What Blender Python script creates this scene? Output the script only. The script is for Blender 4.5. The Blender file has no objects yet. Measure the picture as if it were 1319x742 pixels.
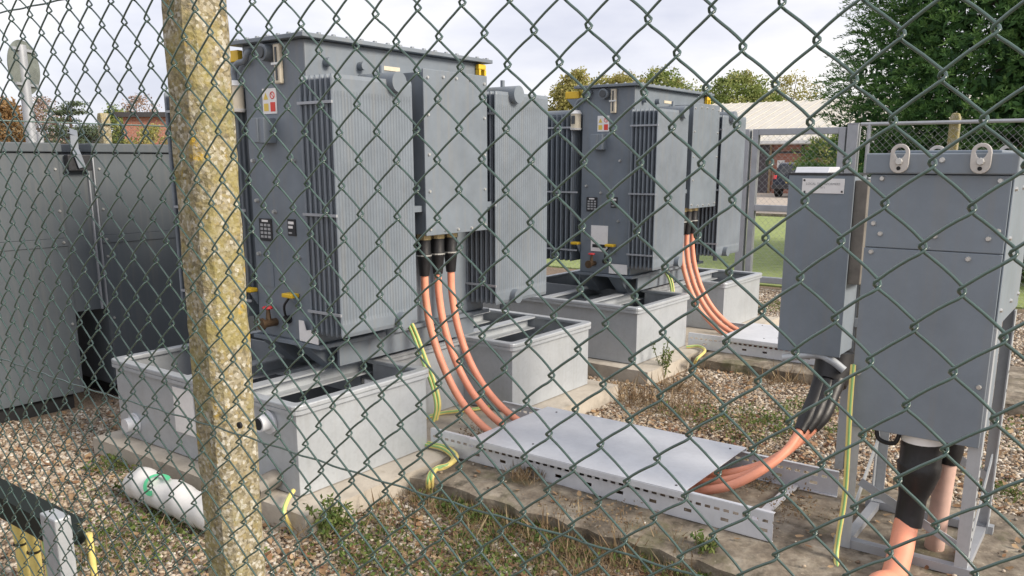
import bpy, math, random
import numpy as np
from mathutils import Vector, Matrix
random.seed(7); rng = np.random.default_rng(7)
scene = bpy.context.scene
col = scene.collection

# ------------------------------------------------------------------ camera, sky, sun, exposure
PITCH, YAW, CAMH = 12.304, 36.70, 1.55
cam_data = bpy.data.cameras.new('camera'); cam = bpy.data.objects.new('camera', cam_data); col.objects.link(cam)
cam.location = (0, 0, CAMH)
cam.rotation_euler = (math.radians(90 - PITCH), 0, math.radians(YAW))
cam_data.sensor_fit = 'HORIZONTAL'; cam_data.sensor_width = 36.0
cam_data.lens = 1082.0 / 1319.0 * 36.0
cam_data.shift_y = 72.0 / 1319.0          # the photograph is cropped: its optical centre lies below the middle
cam_data.clip_start = 0.05; cam_data.clip_end = 600
scene.camera = cam
scene.view_settings.view_transform = 'Standard'; scene.view_settings.look = 'None'
scene.view_settings.gamma = 1.0; scene.view_settings.use_curve_mapping = False
scene.view_settings.exposure = 0.53

SUN_EL, SUN_AZ = 29.0, 84.0               # azimuth clockwise from +Y
world = bpy.data.worlds.new('World'); scene.world = world; world.use_nodes = True
nt = world.node_tree; nt.nodes.clear()
out = nt.nodes.new('ShaderNodeOutputWorld'); bg = nt.nodes.new('ShaderNodeBackground')
sky = nt.nodes.new('ShaderNodeTexSky'); sky.sky_type = 'NISHITA'; sky.sun_disc = False
sky.sun_elevation = math.radians(SUN_EL); sky.sun_rotation = math.radians(SUN_AZ)
tc = nt.nodes.new('ShaderNodeTexCoord'); mp = nt.nodes.new('ShaderNodeMapping'); mp.inputs['Scale'].default_value = (1.0, 1.0, 3.2)
nz = nt.nodes.new('ShaderNodeTexNoise'); nz.inputs['Scale'].default_value = 2.6; nz.inputs['Detail'].default_value = 6; nz.inputs['Roughness'].default_value = 0.52
cr = nt.nodes.new('ShaderNodeValToRGB')
cr.color_ramp.elements[0].position = 0.34; cr.color_ramp.elements[0].color = (5.3, 5.4, 6.3, 1)
cr.color_ramp.elements[1].position = 0.62; cr.color_ramp.elements[1].color = (8.4, 8.15, 8.1, 1)
e = cr.color_ramp.elements.new(0.47); e.color = (6.6, 6.6, 7.2, 1)
mx = nt.nodes.new('ShaderNodeMix'); mx.data_type = 'RGBA'; mx.inputs[0].default_value = 0.9
nt.links.new(tc.outputs['Generated'], mp.inputs['Vector']); nt.links.new(mp.outputs['Vector'], nz.inputs['Vector'])
nt.links.new(nz.outputs['Fac'], cr.inputs['Fac']); nt.links.new(sky.outputs['Color'], mx.inputs[6]); nt.links.new(cr.outputs['Color'], mx.inputs[7])
nt.links.new(mx.outputs[2], bg.inputs['Color']); bg.inputs['Strength'].default_value = 0.1
nt.links.new(bg.outputs['Background'], out.inputs['Surface'])

sun_data = bpy.data.lights.new('sun', 'SUN'); sun = bpy.data.objects.new('sun', sun_data); col.objects.link(sun)
sun_data.energy = 3.3; sun_data.angle = math.radians(20); sun_data.color = (1.0, 0.89, 0.75)
a, el = math.radians(SUN_AZ), math.radians(SUN_EL)
to_sun = Vector((math.sin(a) * math.cos(el), math.cos(a) * math.cos(el), math.sin(el)))
sun.rotation_euler = to_sun.to_track_quat('Z', 'Y').to_euler()
sun.location = to_sun * 50

# ------------------------------------------------------------------ pixel of the photograph -> point (direction only; depth from what it touches)
_p, _y = math.radians(PITCH), math.radians(YAW)
FW = np.array([-math.sin(_y) * math.cos(_p), math.cos(_y) * math.cos(_p), -math.sin(_p)])
RT = np.array([math.cos(_y), math.sin(_y), 0.0]); UP = np.cross(RT, FW); C0 = np.array([0, 0, CAMH])
def at(px, py, **k):
    d = FW * 1082.0 + RT * (px - 659.5) - UP * (py - 443.0)
    ax, v = list(k.items())[0]
    if ax == 'd': return C0 + d / 1082.0 * v
    i = 'xyz'.index(ax); return C0 + d * (v - C0[i]) / d[i]

# ------------------------------------------------------------------ materials
def mat(name, color, rough=0.6, metal=0.0, var=0.0, vscale=6.0, color2=None, bump=0.0, bscale=40.0, spec=0.5, stretch=(1, 1, 1), grime=0.0, coord='Object'):
    m = bpy.data.materials.new(name); m.use_nodes = True; t = m.node_tree; b = t.nodes['Principled BSDF']
    b.inputs['Base Color'].default_value = (*color, 1); b.inputs['Roughness'].default_value = rough; b.inputs['Metallic'].default_value = metal
    b.inputs['Specular IOR Level'].default_value = spec
    tcn = t.nodes.new('ShaderNodeTexCoord'); mpn = t.nodes.new('ShaderNodeMapping'); mpn.inputs['Scale'].default_value = stretch
    t.links.new(tcn.outputs[coord], mpn.inputs['Vector'])
    src = None
    if var > 0 or color2:
        n = t.nodes.new('ShaderNodeTexNoise'); n.inputs['Scale'].default_value = vscale; n.inputs['Detail'].default_value = 7; n.inputs['Roughness'].default_value = 0.65
        t.links.new(mpn.outputs['Vector'], n.inputs['Vector'])
        r = t.nodes.new('ShaderNodeValToRGB'); c2 = color2 or tuple(c * (1 - var) for c in color); c1 = color if color2 else tuple(min(1, c * (1 + var)) for c in color)
        r.color_ramp.elements[0].position = 0.35; r.color_ramp.elements[0].color = (*c2, 1)
        r.color_ramp.elements[1].position = 0.65; r.color_ramp.elements[1].color = (*c1, 1)
        t.links.new(n.outputs['Fac'], r.inputs['Fac']); src = r.outputs['Color']
    if grime > 0:      # vertical run-off streaks
        mg = t.nodes.new('ShaderNodeMapping'); mg.inputs['Scale'].default_value = (38, 38, 1.6); t.links.new(tcn.outputs[coord], mg.inputs['Vector'])
        n = t.nodes.new('ShaderNodeTexNoise'); n.inputs['Scale'].default_value = 1.0; n.inputs['Detail'].default_value = 5; t.links.new(mg.outputs['Vector'], n.inputs['Vector'])
        r = t.nodes.new('ShaderNodeValToRGB'); r.color_ramp.elements[0].position = 0.5; r.color_ramp.elements[1].position = 0.75
        t.links.new(n.outputs['Fac'], r.inputs['Fac'])
        mu = t.nodes.new('ShaderNodeMath'); mu.operation = 'MULTIPLY'; mu.inputs[1].default_value = grime; t.links.new(r.outputs['Color'], mu.inputs[0])
        mm = t.nodes.new('ShaderNodeMix'); mm.data_type = 'RGBA'; t.links.new(mu.outputs[0], mm.inputs[0])
        if src is not None: t.links.new(src, mm.inputs[6])
        else: mm.inputs[6].default_value = (*color, 1)
        mm.inputs[7].default_value = (0.24, 0.22, 0.18, 1); src = mm.outputs[2]
    if src is not None: t.links.new(src, b.inputs['Base Color'])
    if var > 0:
        n2 = t.nodes.new('ShaderNodeTexNoise'); n2.inputs['Scale'].default_value = vscale * 2.3; n2.inputs['Detail'].default_value = 4; t.links.new(mpn.outputs['Vector'], n2.inputs['Vector'])
        mr = t.nodes.new('ShaderNodeMapRange'); mr.inputs['To Min'].default_value = max(0, rough - 0.12); mr.inputs['To Max'].default_value = min(1, rough + 0.12)
        t.links.new(n2.outputs['Fac'], mr.inputs['Value']); t.links.new(mr.outputs['Result'], b.inputs['Roughness'])
    if bump > 0:
        n3 = t.nodes.new('ShaderNodeTexNoise'); n3.inputs['Scale'].default_value = bscale; n3.inputs['Detail'].default_value = 6; t.links.new(mpn.outputs['Vector'], n3.inputs['Vector'])
        bp = t.nodes.new('ShaderNodeBump'); bp.inputs['Strength'].default_value = bump; bp.inputs['Distance'].default_value = 0.01
        t.links.new(n3.outputs['Fac'], bp.inputs['Height']); t.links.new(bp.outputs['Normal'], b.inputs['Normal'])
    return m

def galv_mat(name, c1, c2, rough=0.5, metal=0.35, streak=0.4):  # zinc coat
    m = mat(name, c1, rough, metal, var=0.12, vscale=5, color2=c2, bump=0.03, bscale=30, grime=streak * 0.6)
    t = m.node_tree; b = t.nodes['Principled BSDF']; tcn = [n for n in t.nodes if n.type == 'TEX_COORD'][0]
    v = t.nodes.new('ShaderNodeTexVoronoi'); v.inputs['Scale'].default_value = 70; t.links.new(tcn.outputs['Object'], v.inputs['Vector'])
    h = t.nodes.new('ShaderNodeHueSaturation'); h.inputs['Saturation'].default_value = 0; t.links.new(v.outputs['Color'], h.inputs['Color'])
    old = b.inputs['Base Color'].links[0].from_socket
    mm = t.nodes.new('ShaderNodeMix'); mm.data_type = 'RGBA'; mm.blend_type = 'OVERLAY'; mm.inputs[0].default_value = 0.05
    t.links.new(old, mm.inputs[6]); t.links.new(h.outputs['Color'], mm.inputs[7]); t.links.new(mm.outputs[2], b.inputs['Base Color'])
    return m

def ramp_mat(name, stops, scale, rough=0.9, detail=8, nrough=0.7, bump=0.6, bscale=25, coord='Object', second=None, stretch=(1, 1, 1)):
    m = bpy.data.materials.new(name); m.use_nodes = True; t = m.node_tree; b = t.nodes['Principled BSDF']; b.inputs['Roughness'].default_value = rough
    tcn = t.nodes.new('ShaderNodeTexCoord'); mpn = t.nodes.new('ShaderNodeMapping'); mpn.inputs['Scale'].default_value = stretch; t.links.new(tcn.outputs[coord], mpn.inputs['Vector'])
    n = t.nodes.new('ShaderNodeTexNoise'); n.inputs['Scale'].default_value = scale; n.inputs['Detail'].default_value = detail; n.inputs['Roughness'].default_value = nrough
    t.links.new(mpn.outputs['Vector'], n.inputs['Vector'])
    r = t.nodes.new('ShaderNodeValToRGB'); el = r.color_ramp.elements
    el[0].position = stops[0][0]; el[0].color = (*stops[0][1], 1); el[1].position = stops[-1][0]; el[1].color = (*stops[-1][1], 1)
    for p_, c_ in stops[1:-1]: q = el.new(p_); q.color = (*c_, 1)
    t.links.new(n.outputs['Fac'], r.inputs['Fac']); src = r.outputs['Color']
    if second:          # (scale, lo, hi, colour): patches of another colour
        for sc, lo, hi, c_ in second:
            n2 = t.nodes.new('ShaderNodeTexNoise'); n2.inputs['Scale'].default_value = sc; n2.inputs['Detail'].default_value = 9; n2.inputs['Roughness'].default_value = 0.68
            t.links.new(mpn.outputs['Vector'], n2.inputs['Vector'])
            r2 = t.nodes.new('ShaderNodeMapRange'); r2.inputs['From Min'].default_value = lo; r2.inputs['From Max'].default_value = hi; t.links.new(n2.outputs['Fac'], r2.inputs['Value'])
            mm = t.nodes.new('ShaderNodeMix'); mm.data_type = 'RGBA'; t.links.new(r2.outputs['Result'], mm.inputs[0]); t.links.new(src, mm.inputs[6]); mm.inputs[7].default_value = (*c_, 1); src = mm.outputs[2]
    t.links.new(src, b.inputs['Base Color'])
    n3 = t.nodes.new('ShaderNodeTexNoise'); n3.inputs['Scale'].default_value = bscale; n3.inputs['Detail'].default_value = 8; t.links.new(mpn.outputs['Vector'], n3.inputs['Vector'])
    bp = t.nodes.new('ShaderNodeBump'); bp.inputs['Strength'].default_value = bump; bp.inputs['Distance'].default_value = 0.02
    t.links.new(n3.outputs['Fac'], bp.inputs['Height']); t.links.new(bp.outputs['Normal'], b.inputs['Normal'])
    return m

def random_mat(name, cols, rough=0.8, spec=0.4, translucent=0.0, attr=None):
    """colour picked per instance (Object Info) or per face (attribute)"""
    m = bpy.data.materials.new(name); m.use_nodes = True; t = m.node_tree; b = t.nodes['Principled BSDF']; b.inputs['Roughness'].default_value = rough
    b.inputs['Specular IOR Level'].default_value = spec
    if attr: oi = t.nodes.new('ShaderNodeAttribute'); oi.attribute_name = attr; so = oi.outputs['Fac']
    else: oi = t.nodes.new('ShaderNodeObjectInfo'); so = oi.outputs['Random']
    r = t.nodes.new('ShaderNodeValToRGB'); el = r.color_ramp.elements
    el[0].position = 0; el[0].color = (*cols[0], 1); el[1].position = 1; el[1].color = (*cols[-1], 1)
    for i, c_ in enumerate(cols[1:-1]): q = el.new((i + 1) / (len(cols) - 1)); q.color = (*c_, 1)
    t.links.new(so, r.inputs['Fac']); t.links.new(r.outputs['Color'], b.inputs['Base Color'])
    if translucent > 0:
        tr = t.nodes.new('ShaderNodeBsdfTranslucent'); t.links.new(r.outputs['Color'], tr.inputs['Color'])
        ms = t.nodes.new('ShaderNodeMixShader'); ms.inputs[0].default_value = translucent
        o = t.nodes['Material Output']; t.links.new(b.outputs[0], ms.inputs[1]); t.links.new(tr.outputs[0], ms.inputs[2]); t.links.new(ms.outputs[0], o.inputs['Surface'])
    return m

M = {}
M['paint'] = mat('grey_paint', (0.168, 0.198, 0.232), 0.45, 0, var=0.13, vscale=3.5, bump=0.02, bscale=90, grime=0.26)
M['paint_front'] = M['paint']
M['cab_paint'] = mat('cabinet_paint', (0.195, 0.232, 0.272), 0.5, 0, var=0.11, vscale=3, bump=0.02, bscale=120, grime=0.22)
M['enc_paint'] = mat('enclosure_paint', (0.082, 0.098, 0.112), 0.6, 0, var=0.08, vscale=2, bump=0.03, bscale=60, grime=0.15)
M['galv'] = galv_mat('galvanised_steel', (0.44, 0.47, 0.50), (0.39, 0.42, 0.45), 0.45, 0.25, 0.22)
M['galv_new'] = galv_mat('bright_galvanised_steel', (0.66, 0.685, 0.73), (0.56, 0.585, 0.63), 0.42, 0.15, 0.1)
M['steel'] = mat('zinc_bolt', (0.62, 0.62, 0.6), 0.35, 0.7)
M['dark'] = mat('dark_void', (0.012, 0.013, 0.015), 0.8)
M['channel_black'] = mat('black_green_plastic', (0.008, 0.014, 0.012), 0.6, 0, spec=0.3)
M['black'] = mat('black_rubber', (0.012, 0.012, 0.014), 0.45, 0, var=0.2, vscale=20, bump=0.08, bscale=60)
M['orange'] = mat('orange_sheath', (0.78, 0.32, 0.205), 0.5, 0, var=0.12, vscale=7, bump=0.02, bscale=60, grime=0.07)
M['pink'] = mat('faded_sheath', (0.62, 0.42, 0.35), 0.55, 0, var=0.1, vscale=12)
M['brass'] = mat('brass', (0.45, 0.36, 0.20), 0.4, 0.8, var=0.1, vscale=30)
M['valve'] = mat('bronze_valve', (0.13, 0.085, 0.05), 0.5, 0.5, var=0.2, vscale=30)
M['yellow'] = mat('yellow_paint', (0.72, 0.47, 0.03), 0.5, 0, var=0.12, vscale=20)
M['red'] = mat('red_paint', (0.65, 0.04, 0.05), 0.4)
M['white'] = mat('white_plastic', (0.78, 0.78, 0.77), 0.45, 0, var=0.05, vscale=8)
M['label_white'] = mat('white_label', (0.80, 0.79, 0.78), 0.5, 0, var=0.04, vscale=30)
M['cream'] = mat('cream_plastic', (0.62, 0.56, 0.44), 0.35, 0, var=0.08, vscale=15)
M['glass'] = mat('dark_glass', (0.04, 0.045, 0.05), 0.12)
M['plate'] = mat('black_plate', (0.025, 0.026, 0.03), 0.4, 0, var=0.3, vscale=60)
M['plate_grey'] = mat('grey_print', (0.35, 0.36, 0.37), 0.5)
M['lbl_yellow'] = mat('label_yellow', (0.75, 0.55, 0.10), 0.5)
M['lbl_red'] = mat('label_red', (0.70, 0.06, 0.04), 0.5)
M['pvc'] = mat('green_pvc_wire', (0.048, 0.098, 0.08), 0.22, 0, var=0.2, vscale=25, spec=1.0)
M['earth_y'] = mat('yellow_sheath', (0.70, 0.58, 0.20), 0.5, 0, var=0.12, vscale=15)
M['earth_g'] = mat('green_stripe', (0.24, 0.44, 0.17), 0.5)
M['emblem'] = mat('green_print', (0.10, 0.56, 0.28), 0.6)
M['bag'] = mat('white_film', (0.70, 0.70, 0.69), 0.42, 0, var=0.04, vscale=6, bump=0.12, bscale=9)
M['strap_metal'] = mat('dull_strap', (0.20, 0.225, 0.26), 0.5, 0.3, var=0.1, vscale=10)
M['water'] = mat('dark_standing_water', (0.008, 0.010, 0.014), 0.06, 0, spec=0.5, bump=0.02, bscale=6)
M['dull_steel'] = mat('stained_steel', (0.20, 0.185, 0.165), 0.55, 0.2, var=0.25, vscale=8)
M['far_metal'] = mat('grey_galvanised_tube', (0.36, 0.38, 0.41), 0.5, 0.3, var=0.1, vscale=6)
M['concrete'] = ramp_mat('weathered_concrete', [(0.30, (0.07, 0.058, 0.042)), (0.47, (0.18, 0.15, 0.115)), (0.58, (0.27, 0.235, 0.185)), (0.74, (0.40, 0.36, 0.30))], 7.0, 0.92, bump=0.5, bscale=22,
                         second=[(9, 0.54, 0.68, (0.075, 0.065, 0.045)), (3, 0.54, 0.68, (0.10, 0.10, 0.045)), (40, 0.62, 0.70, (0.42, 0.36, 0.28))])
M['plinth'] = ramp_mat('plinth_concrete', [(0.25, (0.27, 0.24, 0.195)), (0.5, (0.44, 0.40, 0.34)), (0.75, (0.54, 0.50, 0.43))], 3.0, 0.9, bump=0.25, bscale=30,
                       second=[(7, 0.62, 0.8, (0.22, 0.19, 0.14))])
M['lichen'] = ramp_mat('lichen_concrete', [(0.30, (0.11, 0.095, 0.055)), (0.44, (0.26, 0.225, 0.14)), (0.58, (0.36, 0.325, 0.24)), (0.76, (0.46, 0.43, 0.35))], 20, 0.95, detail=10, nrough=0.75, bump=0.45, bscale=110)
def speckle(m):
    """exposed aggregate grains, then patches of ochre and olive lichen over them"""
    t = m.node_tree; b = t.nodes['Principled BSDF']; tcn = [n for n in t.nodes if n.type == 'TEX_COORD'][0]; src = b.inputs['Base Color'].links[0].from_socket
    v = t.nodes.new('ShaderNodeTexVoronoi'); v.inputs['Scale'].default_value = 160; v.inputs['Randomness'].default_value = 1.0; t.links.new(tcn.outputs['Object'], v.inputs['Vector'])
    r = t.nodes.new('ShaderNodeValToRGB'); r.color_ramp.interpolation = 'CONSTANT'; el = r.color_ramp.elements
    el[0].position = 0; el[0].color = (0.12, 0.105, 0.06, 1); el[1].position = 0.22; el[1].color = (0.33, 0.29, 0.19, 1)
    for p_, c_ in ((0.45, (0.42, 0.39, 0.31)), (0.62, (0.24, 0.20, 0.11)), (0.76, (0.62, 0.61, 0.54)), (0.88, (0.34, 0.27, 0.12))): q = el.new(p_); q.color = (*c_, 1)
    sp = t.nodes.new('ShaderNodeSeparateColor'); t.links.new(v.outputs['Color'], sp.inputs[0]); t.links.new(sp.outputs[0], r.inputs['Fac'])
    mm = t.nodes.new('ShaderNodeMix'); mm.data_type = 'RGBA'; mm.inputs[0].default_value = 0.62; t.links.new(src, mm.inputs[6]); t.links.new(r.outputs['Color'], mm.inputs[7]); src = mm.outputs[2]
    for sc, lo, hi, c_, amt in ((7, 0.51, 0.60, (0.31, 0.265, 0.085), 0.65), (3.2, 0.52, 0.60, (0.27, 0.24, 0.08), 0.55), (5.2, 0.55, 0.66, (0.19, 0.19, 0.05), 0.7), (16, 0.61, 0.67, (0.50, 0.33, 0.03), 0.9), (30, 0.62, 0.66, (0.66, 0.64, 0.55), 0.9)):
        n = t.nodes.new('ShaderNodeTexNoise'); n.inputs['Scale'].default_value = sc; n.inputs['Detail'].default_value = 10; n.inputs['Roughness'].default_value = 0.72; t.links.new(tcn.outputs['Object'], n.inputs['Vector'])
        mr = t.nodes.new('ShaderNodeMapRange'); mr.inputs['From Min'].default_value = lo; mr.inputs['From Max'].default_value = hi; mr.inputs['To Max'].default_value = amt; t.links.new(n.outputs['Fac'], mr.inputs['Value'])
        m2 = t.nodes.new('ShaderNodeMix'); m2.data_type = 'RGBA'; t.links.new(mr.outputs['Result'], m2.inputs[0]); t.links.new(src, m2.inputs[6]); m2.inputs[7].default_value = (*c_, 1); src = m2.outputs[2]
    t.links.new(src, b.inputs['Base Color'])
speckle(M['lichen'])
M['gravel_ground'] = ramp_mat('gravel_ground', [(0.25, (0.075, 0.05, 0.032)), (0.45, (0.19, 0.135, 0.09)), (0.6, (0.33, 0.26, 0.19)), (0.75, (0.50, 0.43, 0.35))], 60, 0.95, detail=6, nrough=0.8, bump=0.9, bscale=70,
                       second=[(1.2, 0.60, 0.75, (0.10, 0.10, 0.045))])
M['lawn'] = ramp_mat('lawn_grass', [(0.3, (0.18, 0.24, 0.07)), (0.7, (0.31, 0.37, 0.14))], 5, 0.95, bump=0.8, bscale=30)
M['road'] = ramp_mat('pale_road', [(0.3, (0.34, 0.29, 0.24)), (0.7, (0.46, 0.41, 0.36))], 3, 0.95, bump=0.2)
M['stone'] = random_mat('gravel_stone', [(0.05, 0.036, 0.028), (0.30, 0.225, 0.155), (0.50, 0.42, 0.32), (0.13, 0.085, 0.058), (0.58, 0.52, 0.43), (0.33, 0.26, 0.185), (0.68, 0.64, 0.57), (0.08, 0.06, 0.048), (0.44, 0.37, 0.28), (0.20, 0.125, 0.08), (0.50, 0.44, 0.36)], 0.85)
M['leaf_brown'] = random_mat('dry_leaf', [(0.14, 0.07, 0.035), (0.30, 0.19, 0.10), (0.42, 0.31, 0.19), (0.20, 0.10, 0.05)], 0.85)
M['weed'] = random_mat('weed_green', [(0.045, 0.08, 0.018), (0.085, 0.14, 0.03), (0.15, 0.20, 0.05), (0.13, 0.12, 0.04)], 0.7, translucent=0.25, attr='tint')
M['dry'] = random_mat('dry_grass', [(0.13, 0.085, 0.05), (0.25, 0.185, 0.105), (0.19, 0.125, 0.075), (0.34, 0.275, 0.17)], 0.85, translucent=0.15, attr='tint')
M['conifer'] = random_mat('conifer_spray', [(0.028, 0.08, 0.03), (0.058, 0.14, 0.04), (0.10, 0.205, 0.055), (0.165, 0.28, 0.08)], 0.75, translucent=0.15, attr='tint')
M['leaf_autumn'] = random_mat('autumn_leaf', [(0.16, 0.18, 0.05), (0.29, 0.28, 0.08), (0.36, 0.33, 0.12), (0.34, 0.27, 0.11)], 0.8, translucent=0.3, attr='tint')
M['leaf_green'] = random_mat('green_leaf', [(0.09, 0.14, 0.035), (0.17, 0.23, 0.06), (0.27, 0.31, 0.10), (0.33, 0.30, 0.12)], 0.8, translucent=0.3, attr='tint')
M['leaf_orange'] = random_mat('orange_leaf', [(0.16, 0.09, 0.045), (0.26, 0.15, 0.06), (0.32, 0.21, 0.10), (0.20, 0.14, 0.08)], 0.8, translucent=0.3, attr='tint')
M['leaf_cedar'] = random_mat('cedar_needle', [(0.05, 0.075, 0.045), (0.08, 0.11, 0.06), (0.11, 0.14, 0.08)], 0.85, attr='tint')
M['leaf_twig'] = random_mat('bare_twig', [(0.18, 0.13, 0.10), (0.30, 0.22, 0.18), (0.24, 0.19, 0.13)], 0.9, attr='tint')
M['bark'] = ramp_mat('bark', [(0.3, (0.045, 0.032, 0.022)), (0.7, (0.13, 0.10, 0.075))], 9, 0.95, bump=1.0, stretch=(1, 1, 0.2))
M['roof'] = mat('pale_sheet_roof', (0.56, 0.54, 0.49), 0.7, 0, var=0.06, vscale=1.5, grime=0.0)
M['dark_wall'] = mat('dark_boards', (0.07, 0.06, 0.07), 0.7, 0, var=0.2, vscale=3)
M['timber'] = mat('weathered_timber', (0.30, 0.22, 0.13), 0.8, 0, var=0.15, vscale=10)
M['car'] = mat('dark_car_paint', (0.012, 0.016, 0.028), 0.18, 0.2)
M['tyre'] = mat('tyre', (0.015, 0.015, 0.015), 0.85)
M['slate'] = mat('dark_roof', (0.05, 0.047, 0.05), 0.8, 0, var=0.2, vscale=3)
M['sign_back'] = mat('sign_back_metal', (0.17, 0.19, 0.17), 0.5, 0.2, var=0.25, vscale=6)
def brick_mat():
    m = bpy.data.materials.new('far_brickwork'); m.use_nodes = True; t = m.node_tree; b = t.nodes['Principled BSDF']; b.inputs['Roughness'].default_value = 0.9
    tcn = t.nodes.new('ShaderNodeTexCoord'); mpn = t.nodes.new('ShaderNodeMapping'); mpn.inputs['Rotation'].default_value = (math.radians(90), 0, 0); t.links.new(tcn.outputs['Object'], mpn.inputs['Vector'])
    br = t.nodes.new('ShaderNodeTexBrick'); br.inputs['Scale'].default_value = 1.0; br.inputs['Brick Width'].default_value = 0.225; br.inputs['Row Height'].default_value = 0.075; br.inputs['Mortar Size'].default_value = 0.008
    br.inputs['Color1'].default_value = (0.42, 0.16, 0.10, 1); br.inputs['Color2'].default_value = (0.30, 0.105, 0.07, 1); br.inputs['Mortar'].default_value = (0.38, 0.30, 0.25, 1)
    t.links.new(mpn.outputs['Vector'], br.inputs['Vector']); t.links.new(br.outputs['Color'], b.inputs['Base Color']); return m
M['brick'] = brick_mat()

# ------------------------------------------------------------------ mesh helpers
ORG = {}
class MB:
    def __init__(s): s.v = []; s.f = []
    def add(s, vs, fs):
        o = len(s.v); s.v += [tuple(map(float, q)) for q in vs]; s.f += [tuple(i + o for i in q) for q in fs]; return s
    def box(s, x0, x1, y0, y1, z0, z1):
        return s.add([(x0, y0, z0), (x1, y0, z0), (x1, y1, z0), (x0, y1, z0), (x0, y0, z1), (x1, y0, z1), (x1, y1, z1), (x0, y1, z1)],
                     [(0, 3, 2, 1), (4, 5, 6, 7), (0, 1, 5, 4), (1, 2, 6, 5), (2, 3, 7, 6), (3, 0, 4, 7)])
    def bar(s, p0, p1, w, t, up=(0, 0, 1)):
        """rectangular bar from p0 to p1, w across, t along 'up'"""
        p0, p1 = Vector(p0), Vector(p1); d = (p1 - p0).normalized(); u = Vector(up); r = d.cross(u)
        if r.length < 1e-4: r = d.cross(Vector((1, 0, 0)))
        r.normalize(); u = r.cross(d).normalized(); vs = []
        for p in (p0, p1):
            for a_, b_ in ((-1, -1), (1, -1), (1, 1), (-1, 1)): vs.append(p + r * a_ * w / 2 + u * b_ * t / 2)
        return s.add(vs, [(0, 1, 2, 3), (7, 6, 5, 4), (0, 4, 5, 1), (1, 5, 6, 2), (2, 6, 7, 3), (3, 7, 4, 0)])
    def cyl(s, p0, p1, r0, r1=None, n=16):
        return s.tube([p0, p1], [r0, r0 if r1 is None else r1], n)
    def tube(s, pts, r, n=8):
        pts = [Vector(p) for p in pts]; k = len(pts); rs = r if isinstance(r, (list, tuple)) else [r] * k
        d0 = (pts[1] - pts[0]).normalized(); u = d0.orthogonal().normalized(); vs = []
        for i, p in enumerate(pts):
            d = (pts[min(i + 1, k - 1)] - pts[max(i - 1, 0)]).normalized()
            u = (u - d * u.dot(d)); u = u.normalized() if u.length > 1e-6 else d.orthogonal().normalized()
            w = d.cross(u)
            for j in range(n):
                a_ = 2 * math.pi * j / n; vs.append(p + (u * math.cos(a_) + w * math.sin(a_)) * rs[i])
        fs = [(i * n + j, i * n + (j + 1) % n, (i + 1) * n + (j + 1) % n, (i + 1) * n + j) for i in range(k - 1) for j in range(n)]
        fs.append(tuple(range(n - 1, -1, -1))); fs.append(tuple((k - 1) * n + j for j in range(n)))
        return s.add(vs, fs)
    def prism(s, outline, h0, h1, axis='z'):
        """outline of 2-D points extruded along axis"""
        def P(a_, b_, h): return {'z': (a_, b_, h), 'y': (a_, h, b_), 'x': (h, a_, b_)}[axis]
        n = len(outline); vs = [P(a_, b_, h0) for a_, b_ in outline] + [P(a_, b_, h1) for a_, b_ in outline]
        fs = [tuple(range(n - 1, -1, -1)), tuple(range(n, 2 * n))] + [(i, (i + 1) % n, n + (i + 1) % n, n + i) for i in range(n)]
        return s.add(vs, fs)
    def build(s, name, m, parent=None, smooth=False, bev=0.0, seg=2):
        o3 = ORG.get(parent.name, Vector((0, 0, 0))) if parent else Vector((0, 0, 0))
        me = bpy.data.meshes.new(name); me.from_pydata([(a_ - o3.x, b_ - o3.y, c_ - o3.z) for a_, b_, c_ in s.v], [], s.f); me.update()
        return link_mesh(name, me, m, parent, smooth, bev, seg)
def link_mesh(name, me, m, parent=None, smooth=False, bev=0.0, seg=2):
    import bmesh
    b = bmesh.new(); b.from_mesh(me); bmesh.ops.recalc_face_normals(b, faces=b.faces); b.to_mesh(me); b.free()
    if smooth: me.polygons.foreach_set('use_smooth', [True] * len(me.polygons)); me.set_sharp_from_angle(angle=math.radians(40))
    me.materials.append(M[m] if isinstance(m, str) else m)
    o = bpy.data.objects.new(name, me); col.objects.link(o)
    if parent: o.parent = parent; ORG[o.name] = ORG.get(parent.name, Vector((0, 0, 0)))
    if bev > 0:
        md = o.modifiers.new('bevel', 'BEVEL'); md.width = bev; md.segments = seg; md.limit_method = 'ANGLE'; md.angle_limit = math.radians(50)
    return o
def thing(name, loc, label, cat, group=None):
    o = bpy.data.objects.new(name, None); col.objects.link(o); o.location = loc; o.empty_display_size = 0.1
    ORG[o.name] = Vector(loc); return tag(o, label, cat, group)
def tag(o, label=None, cat=None, group=None, kind=None):
    if label: o['label'] = label
    if cat: o['category'] = cat
    if group: o['group'] = group
    if kind: o['kind'] = kind
    return o
def share(name, src, loc, parent, rot=None):
    """another piece with the same mesh; loc in world space"""
    o = bpy.data.objects.new(name, src.data); col.objects.link(o); o.parent = parent
    o.location = Vector(loc) - ORG.get(parent.name, Vector((0, 0, 0)))
    if rot: o.rotation_euler = rot
    ORG[o.name] = ORG.get(parent.name, Vector((0, 0, 0)))
    for md in src.modifiers:
        if md.type == 'BEVEL':
            n = o.modifiers.new('bevel', 'BEVEL'); n.width = md.width; n.segments = md.segments; n.limit_method = 'ANGLE'; n.angle_limit = md.angle_limit
    return o
def copy_tree(o, parent=None):
    c = o.copy(); col.objects.link(c); c.parent = parent
    ORG[c.name] = ORG.get(o.name, Vector((0, 0, 0)))
    for ch in list(o.children): copy_tree(ch, c)
    return c
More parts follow.
